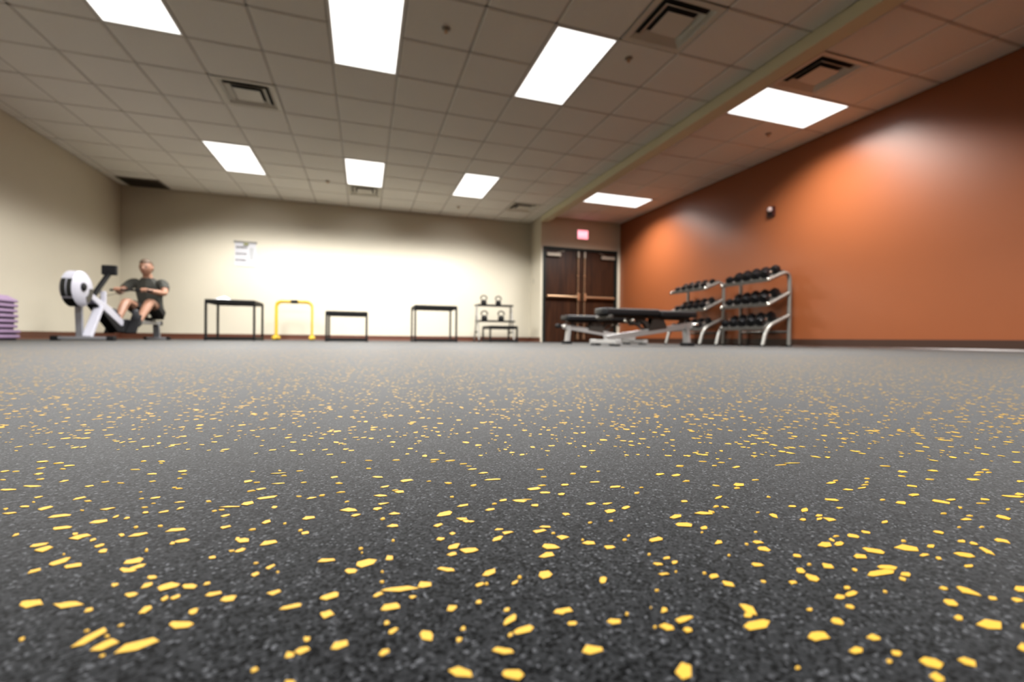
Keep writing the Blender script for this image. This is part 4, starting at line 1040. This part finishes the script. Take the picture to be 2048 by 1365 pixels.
shelf(9.05, 9.32, 0.764); shelf(8.92, 9.24, 0.434)
def make_kettlebell():
    t = thing('kettlebell', '', 'kettlebell')
    prof = [(0.030,0.0),(0.052,0.003),(0.062,0.022),(0.066,0.052),(0.062,0.082),(0.048,0.106),(0.028,0.118)]
    part('body', MB().lathe(prof, 24), M['iron'], t, smooth=True)
    hp = [(0.066*math.sin(a),0,0.150+0.054*math.cos(a)) for a in [math.radians(-128+256*q/20) for q in range(21)]]
    part('handle', MB().tube(hp, 0.0140, 12), M['iron'], t, smooth=True)
    rg = MB().tube([(0.018*math.cos(a),-0.0590,0.072+0.018*math.sin(a)) for a in [2*PI*q/20 for q in range(20)]],0.0022,6,closed=True)
    part('silver_ring', rg, M['silver'], t)  # thin silver ring on the front of the body
    return t
kb = make_kettlebell()
kd = [(2.37,9.20,0.764,0.96,'black kettlebell on the left of the top rack shelf'),(2.685,9.20,0.764,0.93,'black kettlebell on the right of the top rack shelf'),
      (2.36,9.10,0.434,0.98,'black kettlebell on the left of the lower rack shelf'),(2.72,9.10,0.434,1.0,'black kettlebell on the right of the lower rack shelf')]
for i,(x,y,z,s,lab) in enumerate(kd):
    q = kb if i == 0 else copy_tree(kb,(0,0,0),lab)
    q.location = (x,y,z); q.scale = (s,s,s); q['label'] = lab; q['group'] = 'kettlebells on the rack'

# ------------------------------------------------------------------ adjustable benches
def make_bench():
    t = thing('weight_bench', '', 'weight bench')
    sm = M['bright_silver']; dk = M['steel_dark']
    part('base_bar', MB().bar((0.03,-0.29,0.048),(0.03,0.29,0.048),0.065,0.045), sm, t, 0.006)
    for s in (-1,1):
        part('end_cap', MB().box((-0.008,s*0.29-0.018,0.018),(0.068,s*0.29+0.018,0.075)), sm, t, 0.008)
        part('rubber_foot', MB().box((-0.012,s*0.22-0.05,0),(0.072,s*0.22+0.05,0.026)), M['rubber'], t, 0.005)
    part('spine', MB().bar((0.03,0,0.085),(1.25,0,0.262),0.060,0.070), sm, t, 0.006)
    part('rear_post', MB().bar((1.19,0,0.03),(1.165,0,0.262),0.085,0.050,up=(1,0,0)), sm, t, 0.006)
    part('rear_foot', MB().box((1.14,-0.075,0),(1.25,0.075,0.045)), M['rubber'], t, 0.010)
    part('carry_handle', MB().tube([(1.25,-0.055,0.262),(1.30,-0.055,0.268),(1.30,0.055,0.268),(1.25,0.055,0.262)],0.014,10), M['chrome'], t, smooth=True)
    part('transport_wheel', MB().lathe([(0.020,-0.045),(0.034,-0.040),(0.034,0.040),(0.020,0.045)],18,'y',(1.335,0,0.268)), M['rubber'], t, smooth=True)
    def pad(x0,x1,w,z0,z1):
        mb = MB().prism([(x0+0.05,-w/2),(x1-0.02,-w/2),(x1,-w/2+0.02),(x1,w/2-0.02),(x1-0.02,w/2),(x0+0.05,w/2),(x0+0.012,w/2-0.04),(x0,0.0),(x0+0.012,-w/2+0.04)],'z',z0,z1)
        return mb
    part('back_pad', pad(-0.07,0.70,0.27,0.362,0.438), M['vinyl'], t, 0.022, True, 3)
    m2 = MB().prism([(-x,y) for x,y in [(-1.255+0.03,-0.13),(-0.725,-0.135),(-0.715,-0.115),(-0.715,0.115),(-0.725,0.135),(-1.255+0.03,0.13),(-1.255,0.10),(-1.255,-0.10)]][::-1],'z',0.352,0.428)
    part('seat_pad', m2, M['vinyl'], t, 0.022, True, 3)
    part('back_frame', MB().bar((0.02,0.0,0.346),(0.72,0,0.346),0.10,0.034).box((0.10,-0.10,0.352),(0.14,0.10,0.363)).box((0.55,-0.10,0.352),(0.59,0.10,0.363)), dk, t, 0.004)
    part('seat_frame', MB().bar((0.72,0,0.336),(1.20,0,0.336),0.07,0.032), dk, t, 0.004)
    hb = MB()
    for s in (-1,1):
        hb.prism([(0.60,0.19),(0.86,0.225),(0.80,0.345),(0.66,0.345)],'y',s*0.045-0.004,s*0.045+0.004)
    part('hinge_bracket', hb, dk, t)
    lad = MB()
    arc = [(0.44+0.20*math.cos(a),0.20+0.18*math.sin(a)-0.02) for a in [0.2+1.5*q/8 for q in range(9)]]
    arc2 = [(0.44+0.145*math.cos(a),0.20+0.125*math.sin(a)-0.02) for a in [1.7-1.5*q/8 for q in range(9)]]
    lad.prism(arc+arc2,'y',-0.030,-0.022).prism(arc+arc2,'y',0.022,0.030)
    part('adjustment_ladder', lad, dk, t)
    part('back_strut', MB().bar((0.34,0,0.335),(0.58,0,0.175),0.035,0.025), dk, t, 0.003)
    part('seat_strut', MB().bar((1.12,0,0.330),(1.02,0,0.225),0.045,0.030), dk, t, 0.003)
    for s in (-1,1):
        part('pivot_knob', MB().lathe([(0.012,s*0.030),(0.012,s*0.060),(0.022,s*0.062),(0.022,s*0.085),(0.010,s*0.090)],14,'y',(0.36,0,0.300)), M['chrome'], t, smooth=True)
    part('roller_pad', MB().lathe([(0.018,-0.16),(0.030,-0.155),(0.030,0.155),(0.018,0.16)],14,'y',(0.02,0,0.330)), M['steel_dark'], t, smooth=True)
    return t
b0 = make_bench()
b0.location = (2.665, 4.755, 0); b0['group'] = 'adjustable benches'
b0['label'] = 'nearer black padded weight bench with a silver frame before the dumbbell racks'
copy_tree(b0, (4.09, 6.24, 0), 'farther black padded weight bench, reversed, in front of the double doors', PI)

# ------------------------------------------------------------------ dumbbell racks and dumbbells
TIERS = [ # front (x, z), rear (x, z) of each arm, measured from the rear post at x = 5.5
    ((5.145,0.900),(5.36,0.985)), ((5.145,0.568),(5.50,0.735)), ((5.075,0.248),(5.50,0.425))]
RACK_W = 0.84
def make_rack():
    t = thing('dumbbell_rack', '', 'dumbbell rack', (0,0,0))
    for y in (0.0, RACK_W):
        post = rounded([(5.50,y,0.0),(5.50,y,1.040),(5.135,y,0.896)],0.155,10)
        part('upright', MB().tube(post,0.026,14), M['silver'], t, smooth=True)
        part('middle_arm', MB().tube([(5.50,y,0.735),(5.135,y,0.564)],0.024,12), M['silver'], t, smooth=True)
        part('front_leg', MB().tube(rounded([(5.50,y,0.425),(5.115,y,0.265),(5.040,y,0.0)],0.13,8),0.026,14), M['silver'], t, smooth=True)
        fc = MB().lathe([(0.031,0),(0.031,0.022)],16,'z',(5.50,y,0)).lathe([(0.031,0),(0.031,0.022)],16,'z',(5.040,y,0))
        part('foot_cap', fc, M['rubber'], t)
        for (fx,fz) in ((5.135,0.896),(5.135,0.564)):
            part('arm_cap', MB().lathe([(0.020,-0.012),(0.028,-0.006),(0.028,0.0)],14,'x',(fx,y,fz)), M['chrome'], t, smooth=True)
    for (f,r) in TIERS:
        f = Vector((f[0],0,f[1])); r = Vector((r[0],0,r[1])); d = (r-f).normalized(); n = Vector((-d.z,0,d.x))
        L = 0.30
        a = f+d*0.01; b = a+d*L
        mb = MB()
        def slab(p,q,off0,off1):
            mb.add([p+n*off0+Vector((0,0.02,0)),q+n*off0+Vector((0,0.02,0)),q+n*off1+Vector((0,0.02,0)),p+n*off1+Vector((0,0.02,0)),
                    p+n*off0+Vector((0,RACK_W-0.02,0)),q+n*off0+Vector((0,RACK_W-0.02,0)),q+n*off1+Vector((0,RACK_W-0.02,0)),p+n*off1+Vector((0,RACK_W-0.02,0))],
                   [(0,1,2,3),(4,7,6,5),(0,4,5,1),(1,5,6,2),(2,6,7,3),(3,7,4,0)])
        slab(a,b,0.0,0.006); slab(a-d*0.006,a,-0.028,0.020); slab(b,b+d*0.006,-0.02,0.030)
        part('tray', mb, M['silver'], t)
    cb = MB().tube([(5.50,0,0.20),(5.50,RACK_W,0.20)],0.018,10)
    part('rear_crossbar', cb, M['silver'], t, smooth=True)
    return t
r0 = make_rack()
Y2, Y1 = 4.73, 5.925
r0.location = (0, Y2, 0); r0['group'] = 'dumbbell racks'
r0['label'] = 'nearer three tier silver dumbbell rack standing against the orange wall'
copy_tree(r0, (0, Y1, 0), 'farther three tier silver dumbbell rack behind the weight bench')

def make_dumbbell(hr, hl, grip, nm):
    t = thing('dumbbell', '', 'dumbbell')
    pol = [(hr*math.cos(PI/6+q*PI/3), hr*math.sin(PI/6+q*PI/3)) for q in range(6)]
    pol = [(a,b) for a,b in pol]
    for s in (-1,1):
        mb = MB().prism(pol,'x',min(s*grip/2,s*(grip/2+hl)),max(s*grip/2,s*(grip/2+hl)))
        part('head', mb, M['hexrubber'], t, hr*0.16, True, 2)
    hd = MB().lathe([(0.011,-grip/2-0.002),(0.013,-grip/2+0.012),(0.0165,-grip*0.2),(0.0175,0),(0.0165,grip*0.2),(0.013,grip/2-0.012),(0.011,grip/2+0.002)],14,'x')
    part('handle', hd, M['chrome'], t, smooth=True)
    return t
protos = {}
tn = ['top', 'middle', 'bottom']
on = ['nearest', 'second', 'third', 'fourth', 'farthest']
for ri, (Y0, rname) in enumerate(((Y2,'nearer'),(Y1,'farther'))):
    for ti in range(3):
        sizes = {0:[[0.066,0.064,0.063,0.060,0.054],[0.068,0.066,0.064,0.058,0.052],[0.070,0.068,0.066,0.062,0.056]],
                 1:[[0.040,0.043,0.044,0.040,0.036],[0.052,0.050,0.048,0.044,0.038],[0.054,0.052,0.050,0.048,0.046]]}[ri][ti]
        f, r = TIERS[ti]
        f = Vector((f[0],0,f[1])); r = Vector((r[0],0,r[1])); d = (r-f).normalized(); n = Vector((-d.z,0,d.x))
        tilt = -math.atan2(d.z, d.x)
        mid = f+d*(0.01+0.15)
        for k in range(5):
            hr = sizes[k]
            key = round(hr,3)
            lab = 'black hex dumbbell, %s of five on the %s tier of the %s rack' % (on[k], tn[ti], rname)
            if key in protos: q = copy_tree(protos[key],(0,0,0),lab)
            else:
                q = make_dumbbell(hr, 0.055+0.35*hr, 0.115, ''); protos[key] = q
            c = mid+n*(0.0065+hr*math.cos(PI/6))
            q.location = (c.x, Y0+0.105+k*0.158, c.z)
            q.rotation_euler = (0, tilt, 0)
            q['label'] = lab; q['group'] = 'dumbbells on the %s rack' % rname

# ------------------------------------------------------------------ rowing machine
t = thing('rowing_machine', 'pale grey rowing machine with a round flywheel by the left wall', 'rowing machine', (-2.945,0,0))
fy, fz, fr_, ft = 6.13, 0.562, 0.192, 0.072
part('flywheel_cage', MB().lathe([(fr_-0.035,-ft),(fr_,-ft+0.025),(fr_,ft-0.025),(fr_-0.035,ft)],40,'x',(0,fy,fz)), M['rower_white'], t, smooth=True)
def rim(a0,a1,h0,h1,m,name):
    mb = MB(); k = 10; vs = []; fs = []
    for q in range(k+1):
        a = a0+(a1-a0)*q/k
        for x in (h0,h1):
            for rr in (fr_-0.002, fr_+0.003):
                vs.append((x, fy+rr*math.cos(a), fz+rr*math.sin(a)))
    for q in range(k):
        b = q*4; c = b+4
        fs += [(b+1,c+1,c+3,b+3),(b,b+2,c+2,c),(b,c,c+1,b+1),(b+2,b+3,c+3,c+2)]
    fs += [(0,1,3,2),(k*4,k*4+2,k*4+3,k*4+1)]
    part(name, mb.add(vs,fs), m, t)
rim(PI*0.84,PI*1.16,-0.046,-0.004,M['mesh_black'],'rim_screen')
rim(PI*0.84,PI*1.16,0.004,0.046,M['mesh_black'],'rim_screen')
rim(PI*1.20,PI*1.46,-0.046,0.046,M['mesh_black'],'rim_screen')
dk = MB(); k = 12; vs=[]; fs=[]
for q in range(k+1):
    a = -PI*0.42+PI*0.45*q/k
    for rr in (0.085,0.158):
        for x in (ft-0.002, ft+0.003): vs.append((x, fy+rr*math.cos(a), fz+rr*math.sin(a)))
for q in range(k):
    b=q*4; c=b+4
    fs += [(b+1,b+3,c+3,c+1),(b,c,c+2,b+2),(b,b+1,c+1,c),(b+2,c+2,c+3,b+3)]
fs += [(0,2,3,1),(k*4,k*4+1,k*4+3,k*4+2)]
part('side_screen', dk.add(vs,fs), M['steel_dark'], t)
part('hub', MB().lathe([(0.046,ft-0.005),(0.046,ft+0.012),(0.030,ft+0.022)],20,'x',(0,fy-0.03,fz+0.02)), M['rubber'], t, smooth=True)
part('front_foot_bar', MB().bar((-0.24,6.27,0.030),(0.24,6.27,0.030),0.060,0.032), M['rower_grey'], t, 0.006)
for s in (-1,1):
    part('end_cap', MB().box((s*0.25-0.035,6.235,0),(s*0.25+0.035,6.305,0.055)), M['rubber'], t, 0.008)
part('front_leg', MB().bar((-0.035,6.27,0.04),(-0.035,6.24,0.47),0.060,0.040,up=(0,1,0)), M['rower_grey'], t, 0.006)
part('rear_brace', MB().bar((0.03,6.27,0.04),(0.035,6.50,0.40),0.085,0.045,up=(0,1,0)), M['rower_white'], t, 0.008)
gd = MB().prism([(6.12,0.545),(6.20,0.580),(6.46,0.480),(6.72,0.400),(7.05,0.235),(7.06,0.185),(6.96,0.180)],'x',-0.035,0.055)
part('chain_guide', gd, M['rower_white'], t, 0.012, False)
und = MB().prism([(6.40,0.42),(6.60,0.335),(6.98,0.185),(7.02,0.11),(6.90,0.10)],'x',-0.055,0.050)
part('guide_underside', und, M['rubber'], t, 0.008)
part('monorail', MB().box((-0.035,6.98,0.222),(0.035,8.22,0.272)), M['rower_grey'], t, 0.006)
part('rail_end_stop', MB().box((-0.042,8.20,0.214),(0.042,8.24,0.282)), M['rubber'], t, 0.006)
part('rear_leg', MB().bar((0,8.12,0.22),(0,8.16,0.03),0.080,0.045,up=(0,1,0)), M['rower_grey'], t, 0.008)
part('rear_foot_bar', MB().bar((-0.13,8.16,0.022),(0.13,8.16,0.022),0.060,0.034), M['rower_grey'], t, 0.006)
for s in (-1,1):
    part('rear_end_cap', MB().box((s*0.14-0.025,8.13,0),(s*0.14+0.025,8.19,0.045)), M['rubber'], t, 0.008)
    fp = part('foot_plate', MB().bar((s*0.115,7.06,0.090),(s*0.115,7.22,0.330),0.110,0.022,up=(0,-1,0.7)), M['rubber'], t, 0.008)
    part('foot_strap', MB().tube([(s*0.115-0.06,7.13,0.19),(s*0.115-0.05,7.22,0.245),(s*0.115+0.05,7.22,0.245),(s*0.115+0.06,7.13,0.19)],0.009,8), M['foam'], fp)
part('foot_housing', MB().prism([(6.98,0.10),(7.36,0.085),(7.30,0.20),(7.14,0.27),(7.02,0.26)],'x',-0.060,0.060), M['rubber'], t, 0.012)
part('monitor_arm', MB().bar((0.0,6.385,0.455),(0.0,6.80,0.825),0.045,0.040), M['rubber'], t, 0.006)
mon = part('monitor', MB().box((-0.075,6.775,0.795),(0.075,6.825,0.915)), M['rubber'], t, 0.012)
part('screen', MB().box((-0.055,6.824,0.835),(0.055,6.828,0.900)), M['steel_dark'], mon)
part('handle_hook', MB().box((-0.015,6.62,0.37),(0.035,6.66,0.585)), M['rower_white'], t, 0.006)
st = part('seat', MB().prism([(-0.13,0.0),(-0.15,0.05),(-0.10,0.13),(-0.02,0.11),(0.02,0.11),(0.10,0.13),(0.15,0.05),(0.13,0.0),(0.06,-0.11),(-0.06,-0.11)],'z',0.298,0.324), M['rubber'], t, 0.009, loc=(0,7.93,0))
part('seat_carriage', MB().box((-0.045,7.86,0.262),(0.045,7.99,0.299)), M['steel_dark'], t, 0.004)
HY, HZ = 7.34, 0.665
part('pull_handle', MB().tube([(-0.235,HY+0.02,HZ-0.004),(-0.06,HY,HZ),(0.06,HY,HZ),(0.235,HY+0.02,HZ-0.004)],0.014,12), M['rubber'], t, smooth=True)
part('chain', MB().tube([(0,HY-0.01,HZ),(0,6.45,0.475)],0.004,6), M['steel_dark'], t)

# ------------------------------------------------------------------ the rower: one body, clothes as children
RX = -2.945
def skinned(chains):
    """chains: list of joint lists [(x,y,z,r)...] grown by a skin modifier, every chain its own island"""
    me = bpy.data.meshes.new('grow'); vs=[]; es=[]; rs=[]; roots=[]
    for ch in chains:
        roots.append(len(vs))
        for i,(x,y,z,r) in enumerate(ch):
            vs.append((x,y,z)); rs.append(r)
            if i: es.append((len(vs)-2,len(vs)-1))
    me.from_pydata(vs, es, [])
    o = bpy.data.objects.new('grow', me); COL.objects.link(o)
    o.modifiers.new('s','SKIN')
    sv = me.skin_vertices[0].data
    for i,r in enumerate(rs):
        if isinstance(r,tuple): sv[i].radius = r
        else: sv[i].radius = (r,r)
    for r in roots: sv[r].use_root = True
    sb = o.modifiers.new('b','SUBSURF'); sb.levels = 1; sb.render_levels = 1
    dg = bpy.context.evaluated_depsgraph_get(); dg.update()
    out = bpy.data.meshes.new_from_object(o.evaluated_get(dg))
    bpy.data.objects.remove(o)
    return out
hip = Vector((0,7.95,0.405)); chest = Vector((0,7.87,0.70)); neck = Vector((0,7.835,0.865)); headc = Vector((0,7.775,1.025))
chains = [[(0,7.965,0.375,(0.165,0.115)),(0,7.945,0.47,(0.155,0.105)),(0,7.915,0.58,(0.150,0.105)),(0,7.885,0.69,(0.175,0.115)),(0,7.855,0.80,(0.170,0.095)),(0,7.838,0.865,(0.075,0.065)),(0,7.815,0.935,(0.058,0.060)),(0,7.795,0.985,(0.055,0.058))]]
joints = {}
for s in (-1,1):
    sh = (s*0.185,7.850,0.815); el = (s*0.265,7.665,0.655); wr = (s*0.165,7.43,0.672)
    hp = (s*0.095,7.93,0.385); kn = (s*0.135,7.545,0.530); an = (s*0.115,7.245,0.235)
    joints[s] = (sh,el,wr,hp,kn,an)
    chains.append([(s*0.10,7.855,0.81,0.070),(*sh,0.066),(s*0.228,7.755,0.732,0.051),(*el,0.042),(s*0.225,7.565,0.660,0.043),(*wr,0.028),(s*0.152,7.395,0.676,0.030)])
    chains.append([(s*0.06,7.955,0.385,0.095),(*hp,0.098),(s*0.118,7.73,0.462,0.080),(*kn,0.062),(s*0.130,7.43,0.425,0.060),(s*0.120,7.31,0.300,0.044),(*an,0.040),(s*0.115,7.195,0.185,0.040)])
    chains.append([(s*0.115,7.255,0.195,0.042),(s*0.115,7.215,0.250,0.042),(s*0.115,7.185,0.330,0.034),(s*0.115,7.175,0.400,0.024)])
    # palm and fingers around the pull handle
    hx = s*0.148
    chains.append([(hx,7.405,0.680,(0.036,0.018)),(hx,7.372,0.692,(0.042,0.015)),(hx,7.350,0.693,(0.042,0.013))])
    for q in range(4):
        fx = hx+(q-1.5)*0.0205
        ln = [0.9,1.0,0.97,0.82][q]
        chains.append([(fx,7.365,0.693,0.0085),(fx,7.340,0.6925,0.0082),(fx,7.319-0.002*ln,0.679,0.0080),(fx,7.318,0.659,0.0076),(fx,7.332+0.004*ln,0.646,0.0070)])
    chains.append([(hx-s*0.038,7.392,0.678,0.011),(hx-s*0.046,7.366,0.664,0.0095),(hx-s*0.036,7.345,0.648,0.0085),(hx-s*0.018,7.334,0.643,0.0075)])
bm = bmesh.new()
grown = skinned(chains)
bm.from_mesh(grown)
# head: a shaped sphere looking towards the flywheel (-y)
hv = bmesh.ops.create_uvsphere(bm, u_segments=40, v_segments=28, radius=1.0)['verts']
for v in hv:
    x, y, z = v.co
    px, py, pz = x*0.076, y*0.098, z*0.120
    if z < -0.1: px *= 1-0.22*min(1,(-z-0.1)/0.9); py *= 1-0.12*min(1,(-z-0.1)/0.9)
    fx = x/0.25
    if y < 0:
        f = -y
        py -= 0.030*math.exp(-(fx*1.6)**2)*math.exp(-((z+0.08)/0.17)**2)*f        # nose
        py += 0.014*f*sum(math.exp(-(((x-s*0.36)/0.16)**2)-((z-0.06)/0.12)**2) for s in (-1,1))   # eye sockets
        py -= 0.007*f*math.exp(-((z-0.20)/0.09)**2)*math.exp(-(x/0.6)**2)          # brow
        py -= 0.009*f*math.exp(-((z+0.46)/0.08)**2-(x/0.28)**2)                    # lips
        py += 0.006*f*math.exp(-((z+0.46)/0.022)**2-(x/0.26)**2)
        py -= 0.012*f*math.exp(-((z+0.80)/0.16)**2-(x/0.3)**2)                     # chin
    v.co = Vector((px,py,pz))
for s in (-1,1):
    ev = bmesh.ops.create_uvsphere(bm, u_segments=14, v_segments=10, radius=1.0)['verts']
    for v in ev:
        v.co = Vector((s*0.077+v.co.x*0.010, 0.012+v.co.y*0.018, v.co.z*0.032))
    hv += ev
HR = Matrix.Translation(headc) @ Matrix.Rotation(0.10,4,'X')
bmesh.ops.transform(bm, matrix=HR, verts=hv)
me = bpy.data.meshes.new('body'); bm.to_mesh(me); bm.free()
tmp = bpy.data.objects.new('grow', me); COL.objects.link(tmp)
rm = tmp.modifiers.new('r','REMESH'); rm.mode = 'VOXEL'; rm.voxel_size = 0.0052; rm.use_smooth_shade = True
sm = tmp.modifiers.new('s','SMOOTH'); sm.iterations = 3; sm.factor = 0.5
dg = bpy.context.evaluated_depsgraph_get(); dg.update()
bme = bpy.data.meshes.new_from_object(tmp.evaluated_get(dg)); bme.name = 'body'
bpy.data.objects.remove(tmp)
bme.materials.clear(); bme.materials.append(M['skin'])
person = thing('person', 'person in a dark grey shirt and shorts pulling the rowing machine handle', 'person', (RX,0,0))
obj('body', bme, person)
nvb = len(bme.vertices)
co = np.empty(nvb*3); bme.vertices.foreach_get('co', co); co = co.reshape(-1,3)
nm = np.empty(nvb*3); bme.vertex_normals.foreach_get('vector', nm); nm = nm.reshape(-1,3)
faces = [tuple(p.vertices) for p in bme.polygons]
def seg(a,b):
    a=np.array(a); b=np.array(b); d=b-a; tt=((co-a)@d)/(d@d); tc=np.clip(tt,0,1)
    return np.linalg.norm(co-(a+tc[:,None]*d),axis=1), tc
bones = {'torso1':((0,7.96,0.40),(0,7.885,0.69)),'torso2':((0,7.885,0.69),(0,7.845,0.835)),'head':((0,7.80,0.95),(0,7.775,1.06)),'neck':((0,7.838,0.875),(0,7.80,0.95))}
for s in (-1,1):
    sh,el,wr,hp,kn,an = joints[s]
    bones.update({'ua%d'%s:(sh,el),'fa%d'%s:(el,wr),'hand%d'%s:(wr,(s*0.15,7.33,0.67)),'th%d'%s:(hp,kn),'sn%d'%s:(kn,an),'ft%d'%s:((s*0.115,7.255,0.185),(s*0.115,7.175,0.40)),'cl%d'%s:((s*0.06,7.85,0.82),sh)})
radius = {'torso1':0.12,'torso2':0.12,'head':0.09,'neck':0.06}
names = list(bones)
D = []; TT = []
for b in names:
    d, tt = seg(*bones[b])
    r = radius.get(b) or (0.09 if b[:2]=='th' else 0.05 if b[:2] in('ua','fa','ft','sn') else 0.06 if b[:2]=='cl' else 0.04)
    D.append(d/r); TT.append(tt)
D = np.array(D); TT = np.array(TT); own = D.argmin(0)
ownt = TT[own, np.arange(nvb)]
nmx = np.array(names)[own]
def garment(name, mask, off, material, thick=0.004):
    keep = [f for f in faces if all(mask[i] for i in f)]
    idx = sorted({i for f in keep for i in f}); mp = {i:q for q,i in enumerate(idx)}
    gm = bpy.data.meshes.new(name)
    gm.from_pydata([tuple(co[i]+nm[i]*off) for i in idx], [], [tuple(mp[i] for i in f) for f in keep])
    gm.materials.append(material)
    for p in gm.polygons: p.use_smooth = True
    g = obj(name, gm, person)
    sd = g.modifiers.new('thick','SOLIDIFY'); sd.thickness = thick; sd.offset = 1
    return g
isb = lambda *p: np.array([any(n.startswith(q) for q in p) for n in nmx])
garment('shirt', (isb('torso','cl') & (co[:,2]>0.43) & (co[:,2]<0.885)) | (isb('ua') & (ownt<0.62)), 0.008, M['shirt'])
garment('shorts', (isb('torso1') & (co[:,2]<0.46)) | (isb('th') & (ownt<0.66)), 0.009, M['shorts'])
garment('shoe', isb('ft') & (co[:,0]>0), 0.007, M['shoe'])
garment('shoe', isb('ft') & (co[:,0]<0), 0.007, M['shoe'])
hl = (np.linalg.inv(np.array(HR)) @ np.concatenate([co,np.ones((nvb,1))],1).T).T[:,:3]
hairm = (hl[:,2] > -0.07) & (hl[:,2] < 0.2) & (np.abs(hl[:,0]) < 0.12) & (np.abs(hl[:,1]) < 0.15) & ((hl[:,2] > 0.066) | ((hl[:,1] > 0.030) & (hl[:,2] > -0.05)) | ((hl[:,1] > 0.0) & (hl[:,2] > 0.035)))
garment('hair', hairm, 0.003, M['hair'], 0.006)
for s in (-1,1):
    e = MB().lathe([(0.002,-0.010),(0.007,-0.007),(0.010,0.0),(0.007,0.007),(0.002,0.010)],12,'z')
    p = HR @ Vector((s*0.028,-0.083,0.007))
    part('eye', e, M['eye'], person, smooth=True, loc=p)
mp_ = [HR @ Vector((q*0.007,-0.0885-0.004*math.cos(q*0.5)+0.0006*q*q,-0.056+0.0006*q*q*0.4)) for q in range(-3,4)]
part('mouth', MB().tube(mp_, [0.0015,0.0028,0.0034,0.0036,0.0034,0.0028,0.0015], 8), M['lip'], person, smooth=True)
